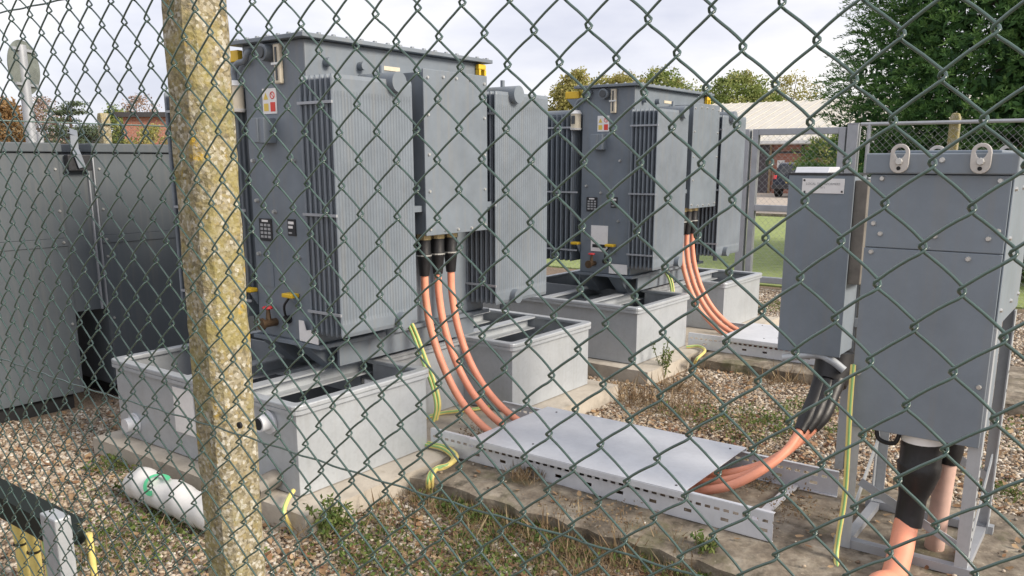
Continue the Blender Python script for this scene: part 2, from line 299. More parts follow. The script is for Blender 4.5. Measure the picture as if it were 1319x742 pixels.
def np_mesh(name, verts, faces, m, parent=None, tint=None, smooth=False):
    me = bpy.data.meshes.new(name); nv, nf, k = len(verts), len(faces), faces.shape[1]
    if parent is not None: verts = verts - np.array(ORG.get(parent.name, Vector((0, 0, 0))))
    me.vertices.add(nv); me.vertices.foreach_set('co', np.ascontiguousarray(verts, dtype=np.float32).ravel())
    me.loops.add(nf * k); me.loops.foreach_set('vertex_index', np.ascontiguousarray(faces, dtype=np.int32).ravel())
    me.polygons.add(nf); me.polygons.foreach_set('loop_start', np.arange(nf, dtype=np.int32) * k); me.polygons.foreach_set('loop_total', np.full(nf, k, dtype=np.int32))
    if smooth: me.polygons.foreach_set('use_smooth', np.ones(nf, dtype=bool))
    if tint is not None:
        at_ = me.attributes.new('tint', 'FLOAT', 'FACE'); at_.data.foreach_set('value', np.ascontiguousarray(tint, dtype=np.float32))
    me.update(calc_edges=True); me.validate()
    me.materials.append(M[m]); o = bpy.data.objects.new(name, me); col.objects.link(o)
    if parent is not None: o.parent = parent
    return o
def catmull(pts, n=8):
    P = [Vector(p) for p in pts]; P = [P[0] * 2 - P[1]] + P + [P[-1] * 2 - P[-2]]; o = []
    for i in range(1, len(P) - 2):
        for j in range(n):
            t = j / n; a_, b_, c_, d_ = P[i - 1], P[i], P[i + 1], P[i + 2]
            o.append(0.5 * ((2 * b_) + (c_ - a_) * t + (2 * a_ - 5 * b_ + 4 * c_ - d_) * t * t + (3 * b_ - a_ - 3 * c_ + d_) * t ** 3))
    o.append(P[-2]); return o
def text_mesh(name, body, size, m, parent, loc, rot):
    cu = bpy.data.curves.new(name, 'FONT'); cu.body = body; cu.size = size; cu.align_x = 'CENTER'; cu.align_y = 'CENTER'; cu.extrude = 0.0004
    tmp = bpy.data.objects.new('tmp_text', cu); col.objects.link(tmp)
    me = bpy.data.meshes.new_from_object(tmp.evaluated_get(bpy.context.evaluated_depsgraph_get())); bpy.data.objects.remove(tmp)
    me.materials.clear(); me.materials.append(M[m]); o = bpy.data.objects.new(name, me); col.objects.link(o); o.parent = parent
    o.location = Vector(loc) - ORG.get(parent.name, Vector((0, 0, 0))); o.rotation_euler = rot; return o
def slot_plate(axis_len, h, rows, cell=0.012):
    """flat plate in (u, v) with real slots: list of (u0,u1,v0,v1) holes cut out of a grid of strips"""
    pass

# ------------------------------------------------------------------ the setting: ground, slabs
tag(MB().add([(-160, -30, 0), (160, -30, 0), (160, 200, 0), (-160, 200, 0)], [(0, 1, 2, 3)]).build('ground', 'gravel_ground'), kind='structure')
tag(MB().box(-40, 40, 10.35, 23.5, -0.1, 0.02).build('lawn', 'lawn'), kind='structure')
tag(MB().box(-60, 60, 23.6, 60, -0.1, 0.012).build('road', 'road'), kind='structure')
kerb = tag(MB().box(-60, 60, 23.42, 23.55, -0.1, 0.10).build('kerb', 'concrete', bev=0.01), kind='structure')
def rough_slab(name, x0, x1, y0, y1, z1, m, amp=0.012, cell=0.08):
    nx, ny = max(2, int((x1 - x0) / cell)), max(2, int((y1 - y0) / cell)); v = []; f = []
    for j in range(ny + 1):
        for i in range(nx + 1):
            ex = i in (0, nx); ey = j in (0, ny)
            v.append((x0 + (x1 - x0) * i / nx + (random.uniform(-amp, amp) if ex else 0), y0 + (y1 - y0) * j / ny + (random.uniform(-amp, amp) if ey else 0), z1 + random.uniform(-.25, .25) * amp - (amp * .8 if ex or ey else 0)))
    g = lambda i, j: j * (nx + 1) + i
    for j in range(ny):
        for i in range(nx): f.append((g(i, j), g(i + 1, j), g(i + 1, j + 1), g(i, j + 1)))
    ring = [g(i, 0) for i in range(nx)] + [g(nx, j) for j in range(ny)] + [g(i, ny) for i in range(nx, 0, -1)] + [g(0, j) for j in range(ny, 0, -1)]
    b0 = len(v); v += [(v[k][0], v[k][1], -0.12) for k in ring]; n = len(ring)
    for k in range(n): f.append((ring[k], b0 + k, b0 + (k + 1) % n, ring[(k + 1) % n]))
    mb = MB(); mb.v = v; mb.f = f
    return tag(mb.build(name, m, smooth=False), kind='structure')
DY = 3.04
for k in (0, 1): rough_slab('plinth', -4.36, -2.64, 2.10 + k * DY, 4.72 + k * DY, 0.108, 'plinth', 0.006)
rough_slab('slab', -2.635, 0.6, 2.74, 3.95, 0.095, 'concrete', 0.022)
rough_slab('slab', -2.635, 0.6, 2.80 + DY, 3.95 + DY, 0.095, 'concrete', 0.022)

# ------------------------------------------------------------------ bunds (galvanised spill tanks)
def offset_poly(pts, d):
    """axis-aligned polygon (counter-clockwise) pushed outwards by d"""
    n = len(pts); o = []
    for i in range(n):
        (ax, ay), (bx, by), (cx_, cy_) = pts[i - 1], pts[i], pts[(i + 1) % n]
        def nrm(x0, y0, x1, y1): l = math.hypot(x1 - x0, y1 - y0); return ((y1 - y0) / l, -(x1 - x0) / l)
        n1, n2 = nrm(ax, ay, bx, by), nrm(bx, by, cx_, cy_); o.append((bx + d * (n1[0] + n2[0]), by + d * (n1[1] + n2[1])))
    return o
def round_corners(pts, r, k=4):
    n = len(pts); o = []
    for i in range(n):
        A, B, Cc = Vector(pts[i - 1]), Vector(pts[i]), Vector(pts[(i + 1) % n]); p0 = B + (A - B).normalized() * r; p1 = B + (Cc - B).normalized() * r
        for j in range(k + 1):
            t = j / k; q = p0 * (1 - t) ** 2 + B * 2 * t * (1 - t) + p1 * t * t; o.append((q.x, q.y))
    return o
def ring_mesh(mb, outer, inner, z0, z1):
    n = len(outer); vs = [(a_, b_, z) for z in (z0, z1) for a_, b_ in outer] + [(a_, b_, z) for z in (z0, z1) for a_, b_ in inner]; fs = []
    for i in range(n):
        j = (i + 1) % n
        fs += [(i, j, n + j, n + i), (2 * n + j, 2 * n + i, 3 * n + i, 3 * n + j), (n + i, n + j, 3 * n + j, 3 * n + i), (j, i, 2 * n + i, 2 * n + j)]
    mb.add(vs, fs)
BX0, BX1, BXN = -4.27, -2.80, -3.17
def make_bund():
    t = thing('spill_tank', (-3.5, 3.4, 0.108), 'galvanised spill tank under the nearer grey transformer, white roll lying at its foot', 'spill tank', 'galvanised spill tanks under the transformers')
    P = [(BX0, 2.21), (BX1, 2.21), (BX1, 3.03), (BXN, 3.03), (BXN, 3.76), (BX1, 3.76), (BX1, 4.59), (BX0, 4.59)]
    mb = MB(); ring_mesh(mb, P, offset_poly(P, -0.006), 0.112, 0.505); mb.build('wall', 'galv', t, bev=0.003)
    Pi = offset_poly(P, -0.0065); mb = MB(); mb.prism(Pi, 0.112, 0.13); mb.build('floor_plate', 'galv', t)
    mb = MB(); mb.prism(offset_poly(P, -0.007), 0.1305, 0.315); mb.build('standing_water', 'water', t)
    Ro, Ri = round_corners(offset_poly(P, 0.022), 0.045), round_corners(offset_poly(P, -0.03), 0.02)
    mb = MB(); ring_mesh(mb, Ro, Ri, 0.5055, 0.530); mb.build('rim', 'galv', t, bev=0.006)
    lip = MB(); ring_mesh(lip, round_corners(offset_poly(P, 0.022), 0.045), round_corners(offset_poly(P, 0.014), 0.04), 0.488, 0.505); lip.build('rim_lip', 'galv', t)
    for x in (-3.235, -3.62):     # support channels running along the tank
        b = MB(); b.box(x - 0.035, x + 0.035, 2.245, 4.555, 0.515, 0.5245); b.box(x - 0.035, x - 0.028, 2.245, 4.555, 0.445, 0.515); b.box(x - 0.035, x + 0.035, 2.245, 4.555, 0.445, 0.452)
        b.build('support_channel', 'galv', t)
    for y in (3.035, 3.755):      # inner stiffening plates
        MB().box(-4.25, -3.28, y - 0.004, y + 0.004, 0.131, 0.50).build('stiffener', 'galv', t)
    for x, z in ((-2.985, 0.425), (-4.12, 0.20)):
        s = MB(); s.cyl((x, 2.209, z), (x, 2.15, z), 0.036, n=20); st = s.build('pipe_stub', 'galv_new', t, smooth=True)
        fl = MB(); fl.cyl((x, 2.2085, z), (x, 2.198, z), 0.056, n=24); fl.build('flange', 'galv_new', st, smooth=True)
        if z > .4: dk = MB(); dk.cyl((x, 2.1495, z), (x, 2.1490, z), 0.027, n=20); dk.build('bore', 'dark', st)
    for x in (-2.96,):
        d = MB(); d.cyl((x, 2.209, 0.165), (x, 2.07, 0.15), 0.042, n=18); st = d.build('drain_pipe', 'dull_steel', t, smooth=True)
        d = MB(); d.cyl((x, 2.13, 0.157), (x, 2.085, 0.152), 0.054, n=8); d.build('pipe_cap', 'dull_steel', st)
    return t
bund1 = make_bund()
lb = MB().box(-3.73, -3.56, 2.204, 2.2085, 0.235, 0.465).build('paper_label', 'label_white', bund1); lb['label'] = 'white printed sheet on the spill tank'
bund2 = copy_tree(bund1); bund2.location.y += DY; bund2['label'] = 'galvanised spill tank under the farther grey transformer'
for c in list(bund2.children):
    if c.name.startswith(('paper_label', 'pipe_stub', 'drain_pipe')):
        for g_ in list(c.children): bpy.data.objects.remove(g_)
        bpy.data.objects.remove(c)

# ------------------------------------------------------------------ transformers
def radiator_panel_mesh(w, h, thick=0.013, flutes=27):
    """one pressed panel: lies in y (0..w), z (0..h), flutes on both faces"""
    ys = np.linspace(0, w, flutes * 4 + 1); zs = [0, 0.018, 0.062, 0.082, h - 0.095, h - 0.07, h - 0.018, h]
    v = []; f = []; ny, nz_ = len(ys), len(zs)
    for sgn in (1, -1):
        for j, z in enumerate(zs):
            for i, y in enumerate(ys):
                fl = 0.0027 * math.sin(2 * math.pi * i / 4 + 0.8) if (3 <= j <= 4 and 2 < i < ny - 3) else 0.0
                rim = -0.004 if (j in (0, nz_ - 1) or i in (0, ny - 1)) else 0
                hd = 0.002 if j in (1, 2, 5, 6) and 2 < i < ny - 3 else 0
                zz = z
                if i in (0, ny - 1): zz = min(max(z, 0.012), h - 0.012)
                v.append((sgn * (thick / 2 + fl + rim + hd), y, zz))
    g = lambda s_, j, i: s_ * nz_ * ny + j * ny + i
    for s_ in (0, 1):
        for j in range(nz_ - 1):
            for i in range(ny - 1): f.append((g(s_, j, i), g(s_, j, i + 1), g(s_, j + 1, i + 1), g(s_, j + 1, i)))
    for j in range(nz_ - 1):
        f.append((g(0, j, 0), g(0, j + 1, 0), g(1, j + 1, 0), g(1, j, 0))); f.append((g(0, j, ny - 1), g(1, j, ny - 1), g(1, j + 1, ny - 1), g(0, j + 1, ny - 1)))
    for i in range(ny - 1):
        f.append((g(0, 0, i), g(1, 0, i), g(1, 0, i + 1), g(0, 0, i + 1))); f.append((g(0, nz_ - 1, i), g(0, nz_ - 1, i + 1), g(1, nz_ - 1, i + 1), g(1, nz_ - 1, i)))
    me = bpy.data.meshes.new('panel'); me.from_pydata(v, [], f); me.update(); return me
def bolt_proto(r=0.008, h=0.007, axis='y'):
    mb = MB(); d = {'x': (h, 0, 0), 'y': (0, -h, 0), 'z': (0, 0, h)}[axis]; mb.cyl((0, 0, 0), d, r, r * 0.75, n=8); return mb
TX = dict(x0=-3.54, x1=-3.09, y0=2.60, y1=3.86, z0=0.69, z1=2.082)
def make_transformer():
    t = thing('transformer', (-3.3, 3.25, 0.53), 'nearer grey oil transformer with finned radiators standing over the front spill tank', 'transformer', 'grey oil-filled transformers')
    x0, x1, y0, y1, z0, z1 = [TX[k] for k in ('x0', 'x1', 'y0', 'y1', 'z0', 'z1')]
    MB().box(x0, x1, y0, y1, z0, z1).build('tank', 'paint', t, bev=0.006)
    lid = MB().box(x0 - 0.055, x1 + 0.045, y0 - 0.045, y1 + 0.045, z1 + 0.0005, z1 + 0.02).build('lid', 'paint', t, bev=0.003)
    b0 = bolt_proto(0.012, 0.014, 'z').build('bolt', 'paint', lid); b0.location = (0, 0, 0)
    first = True
    spots = [(x1 + 0.022, y0 - 0.02 + k * (y1 - y0 + 0.04) / 15) for k in range(16)] + [(x0 - 0.03, y0 - 0.02 + k * (y1 - y0 + 0.04) / 15) for k in range(16)] + [(x0 + k * (x1 - x0) / 6, y0 - 0.022) for k in range(7)] + [(x0 + k * (x1 - x0) / 6, y1 + 0.022) for k in range(7)]
    me = b0.data; bpy.data.objects.remove(b0)
    # bolt meshes are centred on their own origin
    me = fix_proto(bolt_proto(0.012, 0.009, 'z'), 'bolt', 'paint')
    for sx, sy in spots: put('bolt', me, (sx, sy, z1 + 0.0205), lid)
    # base: under-tank flange and sloped skids
    MB().box(x0 - 0.03, x1 + 0.03, y0 - 0.02, y1 + 0.02, z0 - 0.022, z0 - 0.0005).build('bottom_flange', 'paint', t, bev=0.003)
    for x in (-3.235, -3.50):
        MB().prism([(y0 + 0.0, z0 - 0.023), (y1, z0 - 0.023), (y1 - 0.16, 0.525), (y0 + 0.16, 0.525)], x - 0.05, x + 0.05, 'x').build('skid', 'paint', t, bev=0.004)
    MB().box(-3.10, -3.085, y0 + 0.12, y1 - 0.1, 0.56, z0 - 0.024).build('skirt_plate', 'paint', t)
    # radiators
    pf = radiator_panel_mesh(0.505, 1.165); pf.materials.append(M['paint']); pb = radiator_panel_mesh(0.50, 1.13, flutes=18); pb.materials.append(M['paint'])
    for name_y, hy in ((2.555, 2.935), (3.705, 3.87)):
        r = MB(); r.cyl((x1 + 0.001, hy, 1.905), (-2.835, hy, 1.905), 0.047, n=24)
        ro = r.build('radiator', 'paint', t, smooth=True)
        for zz, z9, rr_ in ((1.951, 1.985, 0.012), (0.744, 0.70, 0.02)): k9 = MB(); k9.cyl((-2.95, hy, zz), (-2.95, hy, z9), rr_, n=10); k9.build('vent_plug', 'paint', ro, smooth=True)
        k9 = MB(); k9.cyl((x1 + 0.001, hy, 0.785), (-2.835, hy, 0.785), 0.040, n=24); k9.build('bottom_header', 'paint', ro, smooth=True)
        for k in range(7): put('panel', pf, (-2.88 - k * 0.0345, name_y, 0.752), ro)
        for z in (0.86, 1.31, 1.80):
            MB().box(-3.095, -2.868, name_y - 0.010, name_y - 0.001, z - 0.006, z + 0.006).build('tie_bar', 'far_metal', ro)
    for name_y, hy in ((2.57, 2.82), (3.36, 3.61)):
        r = MB(); r.cyl((x0 - 0.001, hy, 1.90), (-4.17, hy, 1.90), 0.045, n=20)
        ro = r.build('radiator', 'paint', t, smooth=True)
        k9 = MB(); k9.cyl((x0 - 0.001, hy, 0.80), (-4.17, hy, 0.80), 0.040, n=20); k9.build('bottom_header', 'paint', ro, smooth=True)
        for k in range(13): put('panel', pb, (-4.18 + k * 0.047, name_y, 0.77), ro)
        for z in (0.86, 1.31, 1.80): MB().box(-4.16, -3.55, name_y - 0.010, name_y - 0.001, z - 0.006, z + 0.006).build('tie_bar', 'far_metal', ro)
    # low-voltage cable box
    bxo = MB(); bxo.box(x1 + 0.001, -2.885, 3.145, 3.625, 1.185, 1.972)
    cb = bxo.build('cable_box', 'paint', t, bev=0.004)
    MB().box(-2.8845, -2.872, 3.137, 3.632, 1.18, 1.985).build('cover_plate', 'paint', cb, bev=0.003)
    me = fix_proto(bolt_proto(0.0085, 0.008, 'x'), 'bolt', 'steel')
    for yy, zz in [(3.165, z) for z in (1.21, 1.40, 1.58, 1.77, 1.945)] + [(3.605, z) for z in (1.21, 1.40, 1.58, 1.77, 1.945)] + [(3.28, 1.955), (3.38, 1.955), (3.49, 1.955), (3.28, 1.20), (3.38, 1.20), (3.49, 1.20)]:
        put('bolt', me, (-2.8718, yy, zz), cb)
    MB().box(x1 + 0.001, -2.90, 3.06, 3.70, 1.30, 1.33).build('box_bracket', 'paint', t)
    # front fittings above the radiators
    n = MB(); n.box(x1 + 0.0005, x1 + 0.004, 3.06, 3.20, 1.985, 2.005); n.build('nameplate', 'cream', t)
    for yy in (2.72, 2.93): h = MB(); h.cyl((x1, yy, 1.99), (x1 + 0.035, yy, 1.99), 0.020, n=12); h.build('plug', 'paint', t, smooth=True)
    # end-face fittings (facing the camera side)
    f = y0
    g = MB(); g.cyl((-3.335, f - 0.0005, 2.035), (-3.335, f - 0.05, 2.035), 0.038, n=24); d = g.build('dial', 'paint', t, smooth=True)
    g = MB(); g.cyl((-3.335, f - 0.0505, 2.035), (-3.335, f - 0.058, 2.035), 0.026, n=20); g.build('dial_face', 'glass', d, smooth=True)
    lg = MB(); lg.box(-3.285, -3.240, f - 0.022, f - 0.0005, 1.895, 2.07); lv = lg.build('level_gauge', 'cream', t, bev=0.006)
    MB().box(-3.268, -3.257, f - 0.026, f - 0.0225, 1.91, 2.055).build('sight_glass', 'glass', lv)
    MB().box(-3.292, -3.233, f - 0.03, f - 0.023, 1.978, 1.988).build('clip', 'steel', lv)
    br = MB(); br.cyl((-3.585, f - 0.02, 1.795), (-3.585, f - 0.02, 1.90), 0.040, n=20); q = br.build('breather', 'cream', t, smooth=True)
    k = MB(); k.cyl((-3.585, f - 0.02, 1.9005), (-3.585, f - 0.02, 1.925), 0.046, 0.03, n=20); k.cyl((-3.585, f - 0.02, 1.7945), (-3.585, f - 0.02, 1.78), 0.046, 0.04, n=20); k.build('cap', 'white', q, smooth=True)
    k = MB(); k.box(-3.600, -3.570, f - 0.064, f - 0.058, 1.825, 1.885); k.build('window', 'glass', q)
    k = MB(); k.tube(catmull([(-3.585, f - 0.02, 1.925), (-3.585, f - 0.02, 1.965), (-3.55, f - 0.025, 2.00), (-3.49, f - 0.025, 2.01), (-3.465, f - 0.025, 2.045), (-3.465, f + 0.01, 2.06)], 5), 0.014, 10); k.build('breather_pipe', 'paint', t, smooth=True)
    lug = MB(); lug.prism([(-3.70, 2.015), (-3.575, 2.015), (-3.575, 2.068), (-3.70, 2.068)], f + 0.0, f + 0.03, 'y'); lug.build('lifting_eye', 'yellow', t, bev=0.004)
    MB().prism([(-3.69, 2.014), (-3.5405, 2.014), (-3.5405, 1.90), (-3.57, 1.90)], f + 0.005, f + 0.025, 'y').build('lug_web', 'paint', t)
    lug = MB(); lug.box(x1 + 0.002, x1 + 0.03, 3.80, 3.865, 2.045, 2.074); lug.build('lifting_eye', 'yellow', t, bev=0.006)
    for yy in (3.809, 3.856): k = MB(); k.box(x1 + 0.004, x1 + 0.03, yy - 0.008, yy + 0.008, 2.015, 2.0445); k.build('lug_leg', 'yellow', t)
    jb = MB().box(-3.42, -3.32, f - 0.07, f - 0.0005, 1.63, 1.745).build('junction_box', 'paint', t, bev=0.003)
    MB().box(-3.4195, -3.3595, f - 0.077, f - 0.0705, 1.635, 1.742).build('box_lid', 'paint', jb)
    w = MB().box(-3.402, -3.302, f - 0.004, f - 0.0005, 1.765, 1.88).build('warning_label', 'label_white', t)
    k = MB(); k.prism([(-3.393, 1.83), (-3.36, 1.83), (-3.3765, 1.862)], f - 0.0052, f - 0.0045, 'y'); k.build('yellow_triangle', 'lbl_yellow', w)
    MB().box(-3.393, -3.36, f - 0.0052, f - 0.0045, 1.778, 1.812).build('yellow_square', 'lbl_yellow', w)
    MB().box(-3.345, -3.31, f - 0.0052, f - 0.0045, 1.775, 1.817).build('red_square', 'lbl_red', w)
    k = MB(); k.add(*torus((-3.328, f - 0.0048, 1.848), 0.015, 0.0022)); k.build('red_ring', 'lbl_red', w)
    k = MB(); k.bar((-3.338, f - 0.0049, 1.858), (-3.318, f - 0.0049, 1.838), 0.003, 0.0006, up=(0, 1, 0)); k.build('red_bar', 'lbl_red', w)
    pl = MB().box(-3.487, -3.39, f - 0.006, f - 0.0005, 1.165, 1.275).build('rating_plate', 'plate', t, bev=0.003)
    for i in range(4):
        for j in range(3): MB().box(-3.475 + j * 0.028, -3.455 + j * 0.028, f - 0.0072, f - 0.0062, 1.18 + i * 0.019, 1.192 + i * 0.019).build('print', 'plate_grey', pl)
    MB().box(-3.462, -3.415, f - 0.0072, f - 0.0062, 1.258, 1.268).build('print', 'label_white', pl)
    pl = MB().box(-3.27, -3.212, f - 0.006, f - 0.0005, 1.20, 1.28).build('small_plate', 'plate', t, bev=0.003)
    for i, (a_, b_) in enumerate(((1.255, 1.268), (1.235, 1.247), (1.21, 1.218))): MB().box(-3.262, -3.222 - 0.008 * i, f - 0.0072, f - 0.0062, a_, b_).build('print', 'label_white' if i < 2 else 'plate_grey', pl)
    me = fix_proto(bolt_proto(0.011, 0.016, 'y'), 'bolt', 'steel')
    for xx, zz in ((-3.50, 1.55), (-3.20, 1.55), (-3.50, 1.10), (-3.36, 1.31), (-3.20, 1.10), (-3.49, 1.36)): put('bolt', me, (xx, f - 0.0005, zz), t)
    for xa, xb in ((-3.60, -3.535), (-3.29, -3.215)):
        b = MB(); b.box(xa, xb, f - 0.05, f - 0.0005, 0.905, 0.925); jp = b.build('jacking_pad', 'yellow', t, bev=0.004)
        b = MB(); b.prism([(f - 0.045, 0.904), (f - 0.0005, 0.904), (f - 0.0005, 0.84)], xb - 0.012, xb - 0.004, 'x'); b.build('gusset', 'paint', jp)
    b = MB(); b.box(-3.49, -3.40, f - 0.003, f - 0.0005, 0.94, 1.05); b.build('pad_plate', 'paint', t)
    v = MB(); v.cyl((-3.405, f - 0.0005, 0.765), (-3.405, f - 0.08, 0.765), 0.020, n=14); v.cyl((-3.405, f - 0.08, 0.765), (-3.405, f - 0.095, 0.765), 0.030, n=14); v.cyl((-3.405, f - 0.045, 0.765), (-3.405, f - 0.045, 0.835), 0.016, 0.009, n=12)
    vo = v.build('drain_valve', 'valve', t, smooth=True)
    v = MB(); v.add(*torus((-3.405, f - 0.045, 0.842), 0.022, 0.006, axis='z')); v.bar((-3.425, f - 0.045, 0.842), (-3.385, f - 0.045, 0.842), 0.008, 0.006); v.build('handwheel', 'red', vo, smooth=True)
    k = MB(); k.tube(catmull([(-3.26, f - 0.03, 0.90), (-3.285, f - 0.04, 0.86), (-3.30, f - 0.02, 0.80), (-3.30, f - 0.001, 0.775)], 5), 0.006, 8); k.cyl((-3.30, f - 0.0005, 0.79), (-3.30, f - 0.03, 0.79), 0.02, n=12); k.build('thermometer_lead', 'black', t, smooth=True)
    return t
def torus(c, R, r, axis='y', n=20, k=8):
    vs = []; fs = []
    for i in range(n):
        a_ = 2 * math.pi * i / n
        for j in range(k):
            b_ = 2 * math.pi * j / k; q = R + r * math.cos(b_); u, v, w = q * math.cos(a_), q * math.sin(a_), r * math.sin(b_)
            vs.append({'y': (c[0] + u, c[1] + w, c[2] + v), 'z': (c[0] + u, c[1] + v, c[2] + w), 'x': (c[0] + w, c[1] + u, c[2] + v)}[axis])
            fs.append((i * k + j, ((i + 1) % n) * k + j, ((i + 1) % n) * k + (j + 1) % k, i * k + (j + 1) % k))
    return vs, fs
def fix_proto(mb, name, m):
    me = bpy.data.meshes.new(name); me.from_pydata(mb.v, [], mb.f); me.update(); me.materials.append(M[m]); return me
def put(name, me, loc, parent):
    o = bpy.data.objects.new(name, me); col.objects.link(o); o.parent = parent
    o.location = Vector(loc) - ORG.get(parent.name, Vector((0, 0, 0))); ORG[o.name] = ORG.get(parent.name, Vector((0, 0, 0))); return o
tr1 = make_transformer()
tr2 = copy_tree(tr1); tr2.location.y += DY + 0.01
tr2['label'] = 'farther grey oil transformer with a paper notice low on its end'
f2 = TX['y0']
ORG[tr2.name] = Vector((-3.3, 3.25, 0.53))
MB().prism([(-3.20, 0.70), (-3.065, 0.695), (-3.065, 0.76), (-3.10, 0.765), (-3.15, 0.755), (-3.165, 0.80), (-3.20, 0.80)], f2 - 0.026, f2 - 0.0225, 'y').build('torn_notice', 'label_white', tr1)
MB().box(-3.44, -3.29, f2 - 0.004, f2 - 0.0005, 0.86, 1.06).build('paper_notice', 'label_white', tr2)
MB().box(-3.425, -3.305, f2 - 0.006, f2 - 0.0045, 0.89, 0.915).build('notice_bar', 'plate', tr2)
MB().box(-3.26, -3.10, f2 - 0.026, f2 - 0.0225, 0.70, 0.775).build('torn_notice', 'label_white', tr2)

# ------------------------------------------------------------------ cable trays
def slotted_rail(name, x0, x1, y, z0, z1, parent, th=0.002, flange=0.018, side=1):
    """tray side: strips and bridges leave real slots; row of small slots, row of fewer big ones"""
    mb = MB(); ya, yb = y - th / 2, y + th / 2; H = z1 - z0
    r1a, r1b = z0 + H * 0.63, z0 + H * 0.74; r2a, r2b = z0 + H * 0.28, z0 + H * 0.41
    mb.box(x0, x1, ya, yb, z0, r2a); mb.box(x0, x1, ya, yb, r2b, r1a); mb.box(x0, x1, ya, yb, r1b, z1)
    for ra, rb, pitch, slot in ((r1a, r1b, 0.040, 0.024), (r2a, r2b, 0.160, 0.034)):
        x = x0
        while x < x1:
            mb.box(x, min(x1, x + pitch - slot), ya, yb, ra, rb); x += pitch
    mb.box(x0, x1, y - (flange if side > 0 else 0.0), y + (flange if side < 0 else 0.0), z1, z1 + 0.003); mb.box(x0, x1, y - (0.012 if side > 0 else 0), y + (0.012 if side < 0 else 0), z0 - 0.003, z0)
    return mb.build(name, 'galv_new', parent)
def make_tray():
    t = thing('cable_tray', (-1.9, 3.33, 0.097), 'galvanised cable tray with flat cover on the concrete slab before the nearer transformer', 'cable tray', 'galvanised cable trays with flat covers')
    slotted_rail('side_rail', -2.78, -1.0, 3.035, 0.100, 0.215, t, side=-1); slotted_rail('side_rail', -2.78, -0.93, 3.655, 0.100, 0.215, t, side=1)
    me = fix_proto(MB().box(-0.02, 0.02, -0.305, 0.305, 0, 0.012), 'rung', 'galv_new')
    for x in (-2.62, -2.2, -1.8, -1.45, -1.12): put('rung', me, (x, 3.345, 0.102), t)
    c = MB(); c.box(-2.50, -1.365, 3.005, 3.685, 0.2235, 0.2275); c.box(-2.50, -1.365, 3.003, 3.006, 0.196, 0.2234); c.box(-2.50, -1.365, 3.684, 3.687, 0.196, 0.2234)
    cv = c.build('cover', 'galv_new', t, bev=0.0015)
    me = fix_proto(bolt_proto(0.006, 0.003, 'z'), 'rivet', 'plate')
    for x, y in ((-2.2, 3.12), (-2.12, 3.2), (-1.42, 3.62), (-1.42, 3.05), (-2.4, 3.62)): put('rivet', me, (x, y, 0.2277), cv)
    me = fix_proto(MB().box(-0.012, 0.012, -0.001, 0.001, -0.006, 0.006), 'slot_shadow', 'dark')
    return t
tray1 = make_tray(); tray2 = copy_tree(tray1); tray2.location.y += DY; tray2['label'] = 'galvanised cable tray with flat cover behind the tall narrow cabinet, before the farther transformer'

# ------------------------------------------------------------------ orange cables
def make_cable(i, dy=0.0, to_cabinet=True, label=''):
    gy = 3.215 + 0.105 * i; ty = (3.22, 3.34, 3.46)[i]
    t = thing('orange_cable', (-2.95, gy + dy, 1.0), label, 'cable', 'orange cables dropping from the cable boxes')
    gx = -2.965
    end = [(-2.55, ty + dy, 0.20), (-2.30, ty + dy, 0.150), (-1.95, ty + dy, 0.140), (-1.60, ty + 0.005 * i + dy, 0.140), (-1.42, ty + dy, 0.150)]
    if to_cabinet: end += [(-1.25, (3.27, 3.40, 3.54)[i], 0.205), (-1.12, (3.45, 3.51, 3.575)[i], 0.31), (-1.085 + 0.024 * i, (3.62, 3.65, 3.69)[i], 0.43), (-1.085 + 0.032 * i, 3.86, 0.60)]
    pts = [(gx, gy + dy, 0.97), (gx + 0.005, gy + dy, 0.85), (gx + 0.04, gy + dy, 0.68), (gx + 0.12, gy + 0.003 + dy, 0.49), (gx + 0.24, (gy + ty) / 2 + dy, 0.325)] + end
    path = catmull(pts, 7); MB().tube(path, 0.0195, 12).build('sheath', 'orange', t, smooth=True)
    if to_cabinet:
        sl = path[-10:]; MB().tube(sl, [0.026, 0.029] + [0.034] * 5 + [0.037, 0.039, 0.040], 14).build('upper_boot', 'black', t, smooth=True)
    b = MB(); b.tube([(gx, gy + dy, 1.152), (gx, gy + dy, 1.09), (gx, gy + dy, 1.08), (gx, gy + dy, 1.065), (gx, gy + dy, 1.055), (gx, gy + dy, 1.0), (gx, gy + dy, 0.965)], [0.036, 0.036, 0.039, 0.039, 0.035, 0.029, 0.026], 16); b.build('boot', 'black', t, smooth=True)
    b = MB(); b.cyl((gx, gy + dy, 1.184), (gx, gy + dy, 1.152), 0.040, n=12); b.build('gland', 'brass', t)
    b = MB(); b.cyl((gx, gy + dy, 1.075), (gx, gy + dy, 1.068), 0.0405, n=16); b.build('band', 'steel', t)
    return t
which = ('nearest', 'middle', 'rightmost')
for i in range(3):
    make_cable(i, 0, True, 'orange cable, %s of three dropping from the nearer transformer into the covered tray' % which[i])
for i in range(3):
    make_cable(i, DY, False, 'orange cable, %s of three dropping from the farther transformer into its tray' % which[i])

